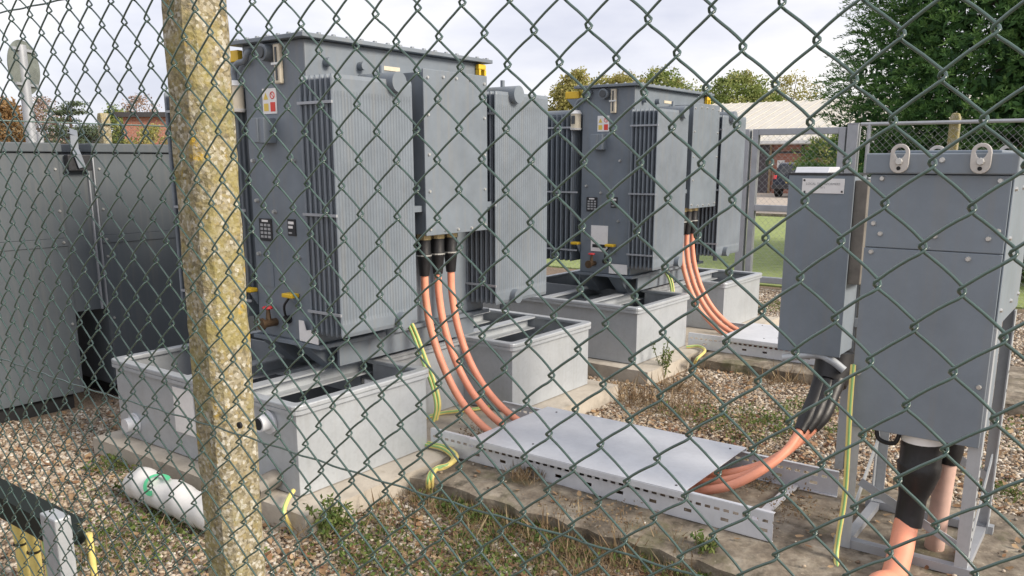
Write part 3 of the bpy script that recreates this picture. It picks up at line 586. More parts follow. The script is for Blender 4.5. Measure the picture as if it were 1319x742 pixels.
# ------------------------------------------------------------------ cabinets on the right
def bolt_row(parent, spots, y, r=0.0095):
    me = fix_proto(bolt_proto(r, 0.008, 'y'), 'bolt', 'steel')
    for x, z in spots: put('bolt', me, (x, y, z), parent)
def lug(parent, x, y, z, h=0.105, w=0.066):
    n = 18; pts = []
    for i in range(n):
        a_ = 2 * math.pi * i / n; pts.append((w / 2 * math.cos(a_), (w / 2) * math.sin(a_)))
    up = [(x + a_, z + h / 2 - w / 2 + b_) for a_, b_ in pts if b_ >= -1e-6]; lo = [(x + a_, z - h / 2 + w / 2 + b_) for a_, b_ in pts if b_ <= 1e-6]
    outer = up + lo[:]; ring = sorted(outer, key=lambda q: math.atan2(q[1] - z, q[0] - x))
    hc = (x, z + h / 2 - w / 2); hr = w * 0.30; vs = []; fs = []; k = len(ring)
    hole = [(hc[0] + hr * math.cos(math.atan2(q[1] - hc[1], q[0] - hc[0])), hc[1] + hr * math.sin(math.atan2(q[1] - hc[1], q[0] - hc[0]))) for q in ring]
    for yy in (y - 0.012, y):
        vs += [(a_, yy, b_) for a_, b_ in ring] + [(a_, yy, b_) for a_, b_ in hole]
    for i in range(k):
        j = (i + 1) % k; fs += [(i, j, k + j, k + i), (2 * k + j, 2 * k + i, 3 * k + i, 3 * k + j), (j, i, 2 * k + i, 2 * k + j), (k + i, k + j, 3 * k + j, 3 * k + i)]
    o = MB().add(vs, fs).build('lifting_lug', 'cream_lug', parent, bev=0.002)
    b = MB(); b.cyl((x, y - 0.0125, z - h * 0.10), (x, y - 0.022, z - h * 0.10), 0.013, 0.010, n=8); b.build('bolt', 'steel', o)
    b = MB(); b.cyl((x, y - 0.0125, z - h * 0.33), (x, y - 0.013, z - h * 0.33), 0.007, n=10); b.build('drilled_hole', 'dark', o)
M['cream_lug'] = mat('painted_cast_lug', (0.52, 0.50, 0.47), 0.5, 0.2, var=0.1, vscale=20)
c1 = thing('cable_cabinet', (-0.56, 3.40, 0.095), 'wide blue-grey cabinet with two lifting lugs on a galvanised frame, at the right edge', 'cabinet')
X0, X1, YF = -0.785, -0.352, 3.15
body = MB().box(X0, X1, YF + 0.01, 3.72, 1.03, 1.505).build('body', 'cab_paint', c1, bev=0.004)
low = MB().box(X0 + 0.003, X1 - 0.003, YF + 0.01, YF + 0.24, 0.595, 1.0295).build('lower_box', 'cab_paint', c1, bev=0.004)
MB().box(X0 + 0.002, X1 - 0.001, YF, YF + 0.0095, 1.252, 1.503).build('upper_panel', 'cab_paint', c1, bev=0.002)
MB().box(X0, X1 - 0.001, YF, YF + 0.0095, 0.585, 1.249).build('lower_panel', 'cab_paint', c1, bev=0.002)
MB().box(X1 + 0.0005, X1 + 0.006, YF + 0.008, 3.71, 1.005, 1.502).build('side_panel', 'cab_paint', c1, bev=0.002)
MB().box(X0 - 0.015, X1 + 0.016, YF - 0.014, 3.74, 1.506, 1.575).build('cap', 'cab_paint', c1, bev=0.005)
MB().box(X0 + 0.05, X1 - 0.05, 3.25, 3.65, 1.5755, 1.585).build('top_plate', 'cab_paint', c1, bev=0.003)
bolt_row(c1, [(-0.745, 1.49), (-0.385, 1.487)], YF - 0.0003); bolt_row(c1, [(-0.735, 1.30), (-0.76, 1.335), (-0.56, 1.30), (-0.40, 1.30), (-0.375, 1.325), (-0.765, 0.79), (-0.76, 1.235), (-0.452, 1.23), (-0.375, 0.80)], YF - 0.0003)
bolt_row(c1, [(-0.56, 1.552)], YF - 0.0143, 0.010)
me = fix_proto(bolt_proto(0.008, 0.007, 'x'), 'bolt', 'steel')
for y, z in ((3.20, 1.46), (3.20, 1.3), (3.20, 1.06), (3.45, 1.06), (3.66, 1.06), (3.66, 1.46), (3.4, 1.46)): put('bolt', me, (X1 + 0.0062, y, z), c1)
for x in (-0.69, -0.445): lug(c1, x, YF - 0.0145, 1.557, 0.098, 0.060); 
for x in (-0.69, -0.445): lug(c1, x, 3.755, 1.557)
# frame
def angle_leg(parent, x, y, z0, z1, sx, sy, w=0.042, t=0.005):
    mb = MB(); mb.box(min(x, x + sx * w), max(x, x + sx * w), min(y, y + sy * t), max(y, y + sy * t), z0, z1); mb.box(min(x, x + sx * t), max(x, x + sx * t), min(y + sy * t, y + sy * w), max(y + sy * t, y + sy * w), z0, z1)
    return mb.build('leg', 'galv', parent)
ZF = 0.097
angle_leg(c1, X0 + 0.0, YF + 0.011, ZF, 0.594, 1, 1); angle_leg(c1, X1 + 0.0065, YF + 0.02, ZF, 1.00, -1, 1)
L4 = angle_leg(c1, X1 + 0.012, 3.66, ZF, 1.00, -1, -1); angle_leg(c1, X0, 3.66, ZF, 1.029, 1, -1)
me = fix_proto(MB().add(*[[(0, 0.007 * math.cos(a_ * math.pi / 4), 0.007 * math.sin(a_ * math.pi / 4)) for a_ in range(8)], [tuple(range(8))]]), 'hole', 'dark')
for k in range(11): put('hole', me, (X1 + 0.0075, YF + 0.04, 0.16 + k * 0.038), c1); put('hole', me, (X1 + 0.013, 3.64, 0.16 + k * 0.075), c1)
for y in (YF + 0.035, 3.64):
    MB().box(X0 - 0.02, X1 + 0.03, y - 0.018, y + 0.018, ZF - 0.001, ZF + 0.032).build('base_rail', 'far_metal', c1)
for x in (X0 + 0.02, X1 - 0.012): MB().box(x - 0.018, x + 0.018, YF + 0.055, 3.62, ZF, ZF + 0.028).build('base_rail', 'far_metal', c1)
for p0, p1 in (((X0 + 0.03, YF + 0.13, 0.33), (X1 - 0.02, YF + 0.13, 0.15)), ((X0 + 0.03, 3.64, 0.52), (X1 - 0.02, 3.64, 0.33))): MB().bar(p0, p1, 0.005, 0.032).build('brace', 'galv', c1)
MB().bar((X0 + 0.012, YF + 0.06, 0.15), (X0 + 0.012, 3.62, 0.42), 0.005, 0.032).build('brace', 'galv', c1)
MB().bar((X1 - 0.004, YF + 0.06, 0.15), (X1 - 0.004, 3.62, 0.42), 0.005, 0.032).build('brace', 'galv', c1)
g = MB(); g.tube(catmull([(-0.70, YF + 0.06, 0.59), (-0.685, YF + 0.05, 0.54), (-0.63, YF + 0.05, 0.535), (-0.615, YF + 0.06, 0.59)], 6), 0.008, 8); g.build('handle_loop', 'black', c1, smooth=True)

ca = thing('armoured_cable', (-0.555, 3.27, 0.5), 'thick orange cable with long black boot hanging under the wide cabinet', 'cable')
cp = catmull([(-0.555, 3.238, 0.40), (-0.557, 3.232, 0.32), tuple(at(1166, 680, y=3.20)), tuple(at(1161, 706, y=3.12)), tuple(at(1154, 733, y=3.03)), tuple(at(1148, 748, y=2.96)), (-0.565, 2.85, 0.135), (-0.57, 2.74, 0.11), (-0.575, 2.63, 0.02), (-0.58, 2.55, -0.08)], 7)
MB().tube(cp, 0.043, 16).build('sheath', 'orange', ca, smooth=True)
b = MB(); b.tube([(-0.545, 3.238, 0.556), (-0.545, 3.238, 0.47), (-0.546, 3.238, 0.462), (-0.546, 3.238, 0.43), (-0.55, 3.238, 0.38), (-0.556, 3.233, 0.33), (-0.558, 3.222, 0.26), (-0.559, 3.212, 0.225)], [0.071, 0.071, 0.076, 0.074, 0.062, 0.049, 0.049, 0.048], 18); b.build('boot', 'black', ca, smooth=True)
b = MB(); b.cyl((-0.545, 3.238, 0.5945), (-0.545, 3.238, 0.552), 0.073, n=20); b.build('gland', 'white', ca, smooth=True)
cbb = thing('armoured_cable', (-0.47, 3.34, 0.5), 'faded pink cable with short black boot behind the thick orange one', 'cable')
MB().tube(catmull([(-0.47, 3.345, 0.50), (-0.475, 3.345, 0.38), (-0.48, 3.35, 0.24), (-0.485, 3.37, 0.12), (-0.49, 3.40, 0.03)], 6), 0.036, 14).build('sheath', 'pink', cbb, smooth=True)
b = MB(); b.tube([(-0.465, 3.342, 0.594), (-0.465, 3.342, 0.50), (-0.468, 3.344, 0.455)], [0.046, 0.045, 0.039], 16); b.build('boot', 'black', cbb, smooth=True)

c2 = thing('cable_cabinet', (-1.17, 4.05, 0.095), 'tall narrow blue-grey cabinet with a white nameplate, left of the wide cabinet', 'cabinet')
Y2 = 3.80; a0 = at(1017, 225, y=Y2)[0]; a1 = at(1102, 225, y=Y2)[0]; zb = at(1046, 456, y=Y2)[2]; zt = at(1060, 226, y=Y2)[2]
MB().box(a0 + 0.006, a1 - 0.004, Y2 + 0.004, Y2 + 0.20, zb + 0.006, zt - 0.004).build('body', 'cab_paint', c2, bev=0.003)
MB().box(a0, a1, Y2 - 0.004, Y2 + 0.0035, zb, zt).build('front_panel', 'cab_paint', c2, bev=0.002)
MB().box(a0 - 0.003, a1 + 0.003, Y2 - 0.006, Y2 + 0.21, zt + 0.0005, zt + 0.010).build('cap', 'plate', c2)
MB().prism([(Y2 + 0.03, zt + 0.0105), (Y2 + 0.20, zt + 0.0105), (Y2 + 0.20, zt + 0.035), (Y2 + 0.05, zt + 0.035)], a0 + 0.012, a0 + 0.16, 'x').build('top_box', 'galv_new', c2, bev=0.003)
pl = MB().box(at(1034, 240, y=Y2)[0], at(1088, 240, y=Y2)[0], Y2 - 0.0085, Y2 - 0.0045, at(1060, 249, y=Y2)[2], at(1060, 230, y=Y2)[2]).build('nameplate', 'label_white', c2)
cxm = (at(1034, 240, y=Y2)[0] + at(1088, 240, y=Y2)[0]) / 2; czm = at(1060, 237.5, y=Y2)[2]
text_mesh('lettering', 'LOCAL TRANSFORMERS', 0.0135, 'print_grey' if 'print_grey' in M else 'plate_grey', pl, (cxm, Y2 - 0.0092, czm + 0.002), (math.radians(90), 0, 0))
text_mesh('lettering', 'N°1', 0.0125, 'plate_grey', pl, (cxm, Y2 - 0.0092, czm - 0.014), (math.radians(90), 0, 0))
me = fix_proto(bolt_proto(0.005, 0.003, 'y'), 'screw', 'plate')
for px, py in ((1037, 232), (1037, 247), (1085, 247)): q = at(px, py, y=Y2); put('screw', me, (q[0], Y2 - 0.0087, q[2]), pl)
for x in (a1 - 0.02, a1 + 0.03): MB().box(x - 0.02, x + 0.02, Y2 + 0.215, Y2 + 0.255, 0.095, zt - 0.01).build('post', 'galv', c2)
MB().box(a1 - 0.003, a1 + 0.05, Y2 + 0.02, Y2 + 0.19, 1.02, zt - 0.02).build('side_box', 'dull_steel', c2, bev=0.003)
for z in (0.80, 1.35): MB().box(a0 + 0.03, a1 + 0.05, Y2 + 0.201, Y2 + 0.2145, z, z + 0.04).build('rail', 'galv', c2)
tb = MB(); q = np.array([-1.055, 3.90, zb]); tb.tube([(-1.055, 3.90, zb + 0.004), (-1.055, 3.895, zb - 0.05), (-1.055, 3.875, zb - 0.10), (-1.058, 3.85, zb - 0.135)], [0.082, 0.086, 0.084, 0.076], 18)
tb.build('boot', 'black', c2, smooth=True)
tb = MB(); tb.tube(catmull([(a0 + 0.03, Y2 - 0.01, zb - 0.035), (-1.12, Y2 + 0.02, zb - 0.005), (-1.05, Y2 + 0.015, zb - 0.02), (-0.99, Y2 + 0.02, zb - 0.06)], 5), [0.018] * 16, 10); tb.build('tape', 'galv', c2, smooth=True)

# ------------------------------------------------------------------ earth cables
def earth(pts, label, r=0.011, n=2, ties=()):
    p = catmull(pts, 7); t = thing('earth_cable', pts[0], label, 'cable', 'yellow and green earth cables')
    for k in range(n):
        o = Vector((0.010 * k, 0.012 * k, 0.008 * k)); MB().tube([q + o for q in p], r, 8).build('sheath', 'earth_y', t, smooth=True)
        up = [q + o + Vector((0.35 * r, -0.75 * r, 0.45 * r)) for q in p]; MB().tube(up, r * 0.45, 6).build('green_stripe', 'earth_g', t, smooth=True)
    return t
earth([(-3.0, 3.085, 0.78), (-2.93, 3.08, 0.68), (-2.86, 3.075, 0.55), (-2.80, 3.07, 0.44), (-2.77, 3.07, 0.33), (-2.80, 3.08, 0.24)], 'pair of yellow-green earth cables hanging beside the orange cables of the nearer transformer', 0.010)
earth([at(548, 573, z=0.125), at(570, 578, z=0.13), at(584, 590, z=0.125), at(574, 601, z=0.13), at(558, 606, z=0.122), at(552, 618, z=0.10), at(552, 634, z=0.02)], 'yellow-green earth cable loop on the plinth corner by the covered tray', 0.012)
earth([at(378, 632, z=0.15), at(370, 645, z=0.14), at(366, 660, z=0.12), at(372, 676, z=0.05), at(378, 690, z=-0.01)], 'short yellow-green earth cable at the drain pipe of the nearer spill tank', 0.010, 1)
earth([(-3.10, 3.10 + DY, 0.74), (-3.02, 3.09 + DY, 0.66), (-2.97, 3.08 + DY, 0.56), (-2.96, 3.08 + DY, 0.42)], 'yellow-green earth cable under the farther transformer', 0.010)
earth([at(884, 447, z=0.12), at(900, 446, z=0.13), at(908, 452, z=0.12), at(898, 462, z=0.12), at(894, 470, z=0.04)], 'yellow-green earth cable loop beside the farther cable tray', 0.011, 1)
earth([at(548, 538, z=0.115), at(570, 532, z=0.125), at(596, 529, z=0.13), at(618, 526, z=0.125), at(640, 522, z=0.12)], 'yellow earth cable lying in the notch of the nearer spill tank', 0.011, 1)
earth([at(1099, 470, y=3.13), at(1095, 520, y=3.12), at(1092, 580, y=3.11), at(1088, 640, y=3.11), at(1080, 690, y=3.08), at(1077, 715, y=3.05), at(1079, 738, y=2.98), at(1081, 752, y=2.95)], 'yellow-green earth cable clipped down the left leg of the wide cabinet', 0.010, 1)

# ------------------------------------------------------------------ left enclosures
EX = -5.30
def enclosure(y0, y1, label, seams, xf):
    t = thing('switchgear_enclosure', (xf - 0.6, (y0 + y1) / 2, 0.0), label, 'enclosure', 'dark grey switchgear enclosures')
    MB().box(xf - 1.2, xf - 0.012, y0, y1, 0.10, 1.60).build('body', 'enc_paint', t, bev=0.004)
    MB().box(xf - 1.23, xf + 0.02, y0 - 0.015, y1 + 0.015, 1.6005, 1.655).build('roof_cap', 'enc_paint', t, bev=0.006)
    MB().box(xf - 1.15, xf - 0.05, y0 + 0.05, y1 - 0.05, -0.02, 0.0995).build('base', 'dark', t)  # recessed block, near-black colour stands in for the shade under the enclosure
    ys = [y0] + seams + [y1]
    me = fix_proto(bolt_proto(0.009, 0.008, 'x'), 'bolt', 'steel')
    for a_, b_ in zip(ys[:-1], ys[1:]):
        MB().box(xf - 0.0115, xf, a_ + 0.003, b_ - 0.003, 1.085, 1.595).build('panel', 'enc_paint', t, bev=0.003)
        MB().box(xf - 0.0115, xf, a_ + 0.003, b_ - 0.003, 0.105, 1.035).build('panel', 'enc_paint', t, bev=0.003)
        MB().box(xf - 0.0115, xf + 0.006, a_ + 0.003, b_ - 0.003, 1.0355, 1.0845).build('mid_rail', 'enc_paint', t, bev=0.002)
        for yy in (a_ + 0.03, b_ - 0.03):
            for z in (0.20, 0.55, 0.95, 1.06, 1.25, 1.50): put('bolt', me, (xf + (0.0062 if z == 1.06 else 0.0002), yy, z), t)
    return t
e1 = enclosure(-0.9, 2.53, 'dark grey steel enclosure at the far left, long plain panels', [0.9], EX)
e2 = enclosure(2.74, 4.95, 'dark grey steel enclosure behind the lichen-covered post', [3.85], EX)
e2['label'] = 'dark grey steel enclosure directly behind the lichen-covered concrete post'
cs = thing('joint_cover', (EX, 2.635, 0.6), 'narrow cover strip with bent galvanised strap between the two dark enclosures', 'cover strip')
MB().box(EX - 0.06, EX - 0.01, 2.531, 2.739, 0.62, 1.585).build('strip', 'enc_paint', cs)
for y in (2.70, 2.735): MB().box(EX - 0.0098, EX + 0.006, y - 0.004, y + 0.004, 0.62, 1.58).build('edge', 'far_metal', cs)
MB().box(EX + 0.0005, EX + 0.05, 2.56, 2.70, 1.49, 1.585).build('clip_box', 'plate', cs, bev=0.004)
sb = MB(); sp = [(EX + 0.0, 2.635, 1.735), (EX + 0.03, 2.62, 1.70), (EX + 0.034, 2.615, 1.62), (EX + 0.060, 2.615, 1.585), (EX + 0.062, 2.635, 1.51)]
for p0, p1 in zip(sp[:-1], sp[1:]): sb.bar(p0, p1, 0.045, 0.006, up=(1, 0, 0.3))
sb.build('strap', 'strap_metal', cs)

# ------------------------------------------------------------------ white roll of film with green print
ra, rb = Vector(at(172, 618, z=0.085)), Vector(at(292, 672, z=0.085)); rd = (rb - ra).normalized()
rl = thing('film_roll', (ra + rb) / 2 - Vector((0, 0, 0.085)), 'white plastic-wrapped roll with green emblem lying on the gravel', 'roll')
pts = [ra + rd * 0.0, ra + rd * 0.015, ra + rd * 0.05] + [ra + (rb - ra) * k for k in (0.2, 0.4, 0.6, 0.8, 0.95)] + [rb - rd * 0.01, rb]
wr = MB(); wr.tube(catmull(pts, 4), [float(np.interp(k_ / 4, range(10), [0.030, 0.060, 0.076, 0.080, 0.077, 0.080, 0.078, 0.074, 0.058, 0.03])) for k_ in range(37)], 40)
wr.v = [(a_ + 0.003 * math.sin(31 * b_ + 40 * c_), b_ + 0.003 * math.sin(37 * a_ + 25 * c_), max(0.006, 0.006 + 0.93 * c_ * (1 + 0.05 * math.sin(23 * a_ + 17 * b_)) + 0.003 * math.sin(60 * a_))) for a_, b_, c_ in wr.v]
wr.build('wrap', 'bag', rl, smooth=True)
side = Vector((0, 0, 1)).cross(rd).normalized()
if side.dot(Vector((0, 0, 0)) - ra) < 0: side = -side
def on_roll(s_, th, r=0.0870):     # s along the roll, th angle from the top towards the viewer
    return ra + rd * s_ + (Vector((0, 0, 1)) * math.cos(th) + side * math.sin(th)) * r
def emblem_arc(a0_, a1_, rin, rout, name):
    mb = MB(); n = 18; vs = []; fs = []
    for i in range(n + 1):
        a_ = a0_ + (a1_ - a0_) * i / n
        for rr in (rin, rout): vs.append(on_roll(0.285 + rr * math.cos(a_), 0.55 + rr * math.sin(a_) / 0.088))
    for i in range(n): fs.append((2 * i, 2 * i + 1, 2 * i + 3, 2 * i + 2))
    mb.add(vs, fs); return mb.build(name, 'emblem', rl)
emblem_arc(math.radians(60), math.radians(330), 0.045, 0.068, 'green_ring'); emblem_arc(math.radians(120), math.radians(250), 0.012, 0.026, 'green_mark')

# ------------------------------------------------------------------ black channel with hanging earth cables at the lower left
yb = 1.20
ch = thing('cable_channel', (-2.9, yb, 0.0), 'black channel on a short grey post at the lower left corner', 'cable channel')
zc = 0.43
q0 = at(0, 632, y=yb); q1 = at(84, 682, y=yb)
zc = (q0[2] + q1[2]) / 2
MB().prism([(yb - 0.02, zc - 0.085), (yb - 0.012, zc - 0.085), (yb - 0.008, zc - 0.006), (yb + 0.07, zc - 0.006), (yb + 0.07, zc), (yb - 0.02, zc)], -3.9, q1[0], 'x').build('channel', 'channel_black', ch, bev=0.002)
q2 = at(88, 690, y=yb)
b = MB(); b.cyl((q1[0] + 0.001, yb + 0.02, zc - 0.03), (q1[0] + 0.05, yb + 0.02, zc - 0.035), 0.032, 0.024, n=14); b.build('end_plug', 'channel_black', ch, smooth=True)
pa, pb_ = at(58, 700, y=yb - 0.07), at(74, 700, y=yb - 0.07)
MB().box(pa[0] - 0.005, pb_[0] + 0.01, yb - 0.075, yb - 0.022, -0.05, at(68, 668, y=yb - 0.07)[2]).build('stub_post', 'galv', ch, bev=0.006)
lab = ['leftmost yellow earth cable hanging from the black channel', 'second yellow earth cable from the left under the black channel', 'third yellow earth cable from the left, with the green stripe, under the black channel', 'yellow earth cable right of the short grey post']
for i, (px, w) in enumerate(((14, 0.021), (30, 0.021), (48, 0.019), (104, 0.011))):
    x = at(px, 700, y=yb)[0]; t = thing('earth_cable', (x, yb + 0.03, 0.0), lab[i], 'cable', 'yellow and green earth cables')
    zz = zc - 0.008
    p = catmull([(x, yb + 0.03, zz), (x + 0.004, yb + 0.03, zz - 0.15), (x - 0.003, yb + 0.035, 0.15), (x + 0.006, yb + 0.03, 0.03), (x + 0.006, yb + 0.03, -0.05)], 6)
    MB().tube(p, w, 10).build('sheath', 'earth_y', t, smooth=True); 
    if i == 2: MB().tube([v + Vector((w * 0.6, -w * 0.62, 0)) for v in p], w * 0.4, 6).build('green_stripe', 'earth_g', t, smooth=True)
    k = MB(); k.cyl((x + 0.003, yb + 0.03, zz - 0.19), (x + 0.003, yb + 0.03, zz - 0.196), w + 0.003, n=10); k.build('cable_tie', 'black', t)

# ------------------------------------------------------------------ rear and side fences, gate
def mesh_sheet(name, p0, p1, z0, z1, parent, m, pitch=0.052, r=0.0016):
    """far chain-link: woven zigzag wires as thin three-sided bars, one joined sheet"""
    p0, p1 = np.array(p0, float), np.array(p1, float); L = np.linalg.norm(p1 - p0); u = (p1 - p0) / L; nrm = np.array([-u[1], u[0]])
    n = int(L / (pitch * 0.707)); h = pitch * 0.707; rows = int((z1 - z0) / h); V_ = []; F_ = []; base = 0
    tri = [(0, r), (-0.87 * r, -0.5 * r), (0.87 * r, -0.5 * r)]
    for k in range(n):
        s = np.array([(k + ((j + k) % 2)) * h for j in range(rows + 1)]); z = z0 + np.arange(rows + 1) * h
        c = p0[None, :] + u[None, :] * s[:, None]
        for a_, b_ in tri:
            V_.append(np.column_stack([c + nrm[None, :] * a_ + u[None, :] * b_, z]))
        m_ = rows + 1; i = np.arange(rows)
        for q in range(3):
            q2_ = (q + 1) % 3; F_.append(np.column_stack([base + q * m_ + i, base + q2_ * m_ + i, base + q2_ * m_ + i + 1, base + q * m_ + i + 1]))
        base += 3 * m_
    o = np_mesh(name, np.vstack(V_), np.vstack(F_), m, parent); o['kind'] = 'stuff'; return o
YR = 10.15
gx0, gx1 = at(967, 300, y=YR)[0], at(1104, 180, y=YR)[0]
gz = at(1030, 165, y=YR)[2]
gt = thing('gate', ((gx0 + gx1) / 2, YR, 0), 'galvanised tube-framed mesh gate in the rear fence', 'gate')
def tube_bar(parent, p0, p1, w, name='frame_tube', m='far_metal'): MB().bar(p0, p1, w, w, up=(0, 1, 0)).build(name, m, parent, bev=0.006)
for x in (gx0, gx1 - 0.16): tube_bar(gt, (x, YR, 0.08), (x, YR, gz), 0.075)
for z in (0.11, gz - 0.037, at(985, 268, y=YR)[2]): tube_bar(gt, (gx0 + 0.038, YR, z), (gx1 - 0.198, YR, z), 0.075)
mesh_sheet('mesh', (gx0 + 0.03, YR), (gx1 - 0.19, YR), 0.11, gz - 0.04, gt, 'far_metal')
gpst = thing('gate_post', (gx1 - 0.03, YR, 0), 'wide galvanised gate post at the right of the mesh gate', 'gate post'); tube_bar(gpst, (gx1 - 0.04, YR, -0.1), (gx1 - 0.04, YR, gz + 0.03), 0.12, 'post'); MB().box(gx1 - 0.105, gx1 + 0.025, YR - 0.065, YR + 0.065, gz + 0.0305, gz + 0.04).build('cap', 'far_metal', gpst)
gpl = thing('gate_post', (gx0 - 0.12, YR, 0), 'galvanised gate post at the left of the mesh gate behind the farther transformer', 'gate post'); tube_bar(gpl, (gx0 - 0.12, YR, -0.1), (gx0 - 0.12, YR, gz), 0.10, 'post')
def rear_post(x, y, label, top=2.05):
    p = MB(); p.prism([(x - 0.05, -0.2), (x + 0.05, -0.2), (x + 0.05, top), (x + 0.03, top + 0.05), (x - 0.03, top + 0.05), (x - 0.05, top)], y - 0.05, y + 0.05, 'y')
    o = p.build('concrete_post', 'lichen', bev=0.012); tag(o, label, 'post', 'concrete posts of the rear fences'); return o
rear_post(at(1229, 170, y=YR + 0.1)[0], YR + 0.1, 'lichen-yellow concrete post in the rear fence above the wide cabinet', at(1229, 152, y=YR + 0.1)[2])
fr = thing('rear_fence', (0.5, YR, 0), 'galvanised chain-link rear fence with top rail right of the gate', 'fence')
zr = at(1200, 158, y=YR)[2]
b = MB(); b.cyl((gx1 + 0.03, YR, zr), (4.0, YR, zr), 0.02, n=8); b.build('top_rail', 'far_metal', fr, smooth=True)
b = MB(); b.cyl((gx1 + 0.12, YR, 0), (gx1 + 0.12, YR, zr), 0.022, n=8); b.build('upright', 'far_metal', fr, smooth=True)
mesh_sheet('mesh', (gx1 + 0.13, YR), (4.0, YR), 0.03, zr - 0.02, fr, 'far_metal')
fl = thing('rear_fence', (-6.5, YR, 0), 'chain-link rear fence behind the farther transformer', 'fence')
b = MB(); b.cyl((gx0 - 0.175, YR, zr), (-8.9, YR, zr), 0.02, n=8); b.build('top_rail', 'far_metal', fl, smooth=True)
mesh_sheet('mesh', (-8.9, YR), (gx0 - 0.18, YR), 0.03, zr - 0.02, fl, 'far_metal')
SX = -9.0
fs_ = thing('side_fence', (SX, 6.0, 0), 'green chain-link side fence behind the dark enclosures', 'fence')
b = MB(); b.cyl((SX, -1.5, 1.93), (SX, YR, 1.93), 0.008, n=6); b.build('line_wire', 'pvc', fs_)
mesh_sheet('mesh', (SX, -1.5), (SX, YR), 0.03, 1.95, fs_, 'pvc', 0.055, 0.0018)
q = at(135, 170, x=SX - 0.07); rear_post(SX - 0.07, q[1], 'tan concrete post above the joint of the dark enclosures', at(135, 152, x=SX - 0.07)[2])
rear_post(SX - 0.07, q[1] + 3.0, 'concrete post of the side fence hidden behind the near post', 2.0)

# ------------------------------------------------------------------ round sign seen from behind
d = 9.6; c = at(31, 87, d=d); top = at(31, 58, d=d); 
sg = thing('road_sign', (c[0], c[1], 0), 'back of a round sign on a grey pole above the left enclosure', 'sign')
nrm = (Vector((math.cos(math.radians(-8)), math.sin(math.radians(-8)), 0)))        # turned away: seen edge-on
view = Vector((c[0], c[1], 0)).normalized(); rv = Vector((view.y, -view.x, 0)); dirn = (rv * 0.86 - view * 0.52).normalized()
R_ = 0.30; mb = MB(); n = 36; tx = dirn.cross(Vector((0, 0, 1))).normalized(); vs = []
for s_ in (-0.006, 0.006):
    for i in range(n): a_ = 2 * math.pi * i / n; vs.append(Vector(c) + dirn * s_ + tx * R_ * math.cos(a_) + Vector((0, 0, 1)) * R_ * math.sin(a_))
mb.add(vs, [tuple(range(n - 1, -1, -1)), tuple(range(n, 2 * n))] + [(i, (i + 1) % n, n + (i + 1) % n, n + i) for i in range(n)]); mb.build('disc', 'sign_back', sg)
pc = Vector(c) + dirn * 0.068 - rv * 0.07
pp = MB(); pp.cyl((pc.x, pc.y, 0), (pc.x, pc.y, c[2] + 0.24), 0.058, n=16); pp.build('pole', 'far_metal', sg, smooth=True)
for dz in (-0.19, 0.19): b = MB(); b.bar(Vector(c) + tx * 0.22 + Vector((0, 0, dz)) + dirn * 0.02, Vector(c) - tx * 0.22 + Vector((0, 0, dz)) + dirn * 0.02, 0.025, 0.03); b.build('bracket', 'far_metal', sg)
q = at(51, 170, d=12); b = MB(); b.cyl((q[0], q[1], 0), (q[0], q[1], q[2]), 0.045, n=12); tag(b.build('steel_post', 'far_metal', smooth=True), 'thin grey post right of the round sign pole', 'post')

# ------------------------------------------------------------------ far buildings and car
bw = at(1000, 252, z=0.0); 
YB = 41.0
bd = thing('brick_shed', (-8, YB + 6, 0), 'low red-brick building with a broad pale roof beyond the gate', 'building')
xl, xr = at(968, 230, y=YB)[0] - 1.0, at(1130, 230, y=YB)[0] + 14
eav = at(1010, 181, y=YB)[2]
rdg = at(1000, 131, y=YB + 9)[2]
MB().box(xl - 10, xr, YB, YB + 18, -0.1, eav).build('wall', 'brick', bd)
rf = MB()
for k in range(60):          # standing seams on the front slope
    x = xl - 10.4 + k * (xr - xl + 10.8) / 59; rf.bar((x, YB - 0.5, eav + 0.05), (x, YB + 9, rdg + 0.05), 0.03, 0.03)
MB().add([(xl - 10.6, YB - 0.6, eav - 0.02), (xr + 0.5, YB - 0.6, eav - 0.02), (xr + 0.5, YB + 9, rdg), (xl - 10.6, YB + 9, rdg), (xr + 0.5, YB + 18.6, eav), (xl - 10.6, YB + 18.6, eav), (xl - 10.6, YB - 0.6, eav - 0.2), (xr + 0.5, YB - 0.6, eav - 0.2), (xr + .5, YB + 18.6, eav - .2), (xl - 10.6, YB + 18.6, eav - .2)],
         [(0, 1, 2, 3), (3, 2, 4, 5), (6, 7, 1, 0), (5, 4, 8, 9), (6, 0, 3, 5, 9), (7, 8, 4, 2, 1), (6, 9, 8, 7)]).build('roof', 'roof', bd)
rf.build('roof_seam', 'roof', bd)
MB().box(xl - 10.6, xr + 0.5, YB - 0.72, YB - 0.601, eav - 0.16, eav - 0.02).build('gutter', 'white', bd)
dx0, dx1 = at(969, 230, y=YB)[0], at(991, 230, y=YB)[0]
MB().box(dx0, dx1, YB - 0.10, YB - 0.001, 0.0, at(980, 186, y=YB)[2]).build('boarded_door', 'dark_wall', bd)
for px in (992, 1032): x = at(px, 230, y=YB)[0]; b = MB(); b.cyl((x, YB - 0.12, 0), (x, YB - 0.12, eav - 0.2), 0.06, n=8); b.build('downpipe', 'timber' if px == 992 else 'plate', bd)
MB().box(at(993, 200, y=YB)[0], at(1120, 200, y=YB)[0], YB - 0.06, YB - 0.001, at(1010, 195, y=YB)[2] - 0.09, at(1010, 195, y=YB)[2]).build('pipe_run', 'plate', bd)
sx0, sx1 = at(1001.5, 210, y=YB)[0], at(1010.5, 210, y=YB)[0]; sz0, sz1 = at(1005, 216, y=YB)[2], at(1005, 206.5, y=YB)[2]
sn = MB().box(sx0, sx1, YB - 0.04, YB - 0.001, sz0, sz1).build('wall_sign', 'label_white', bd)
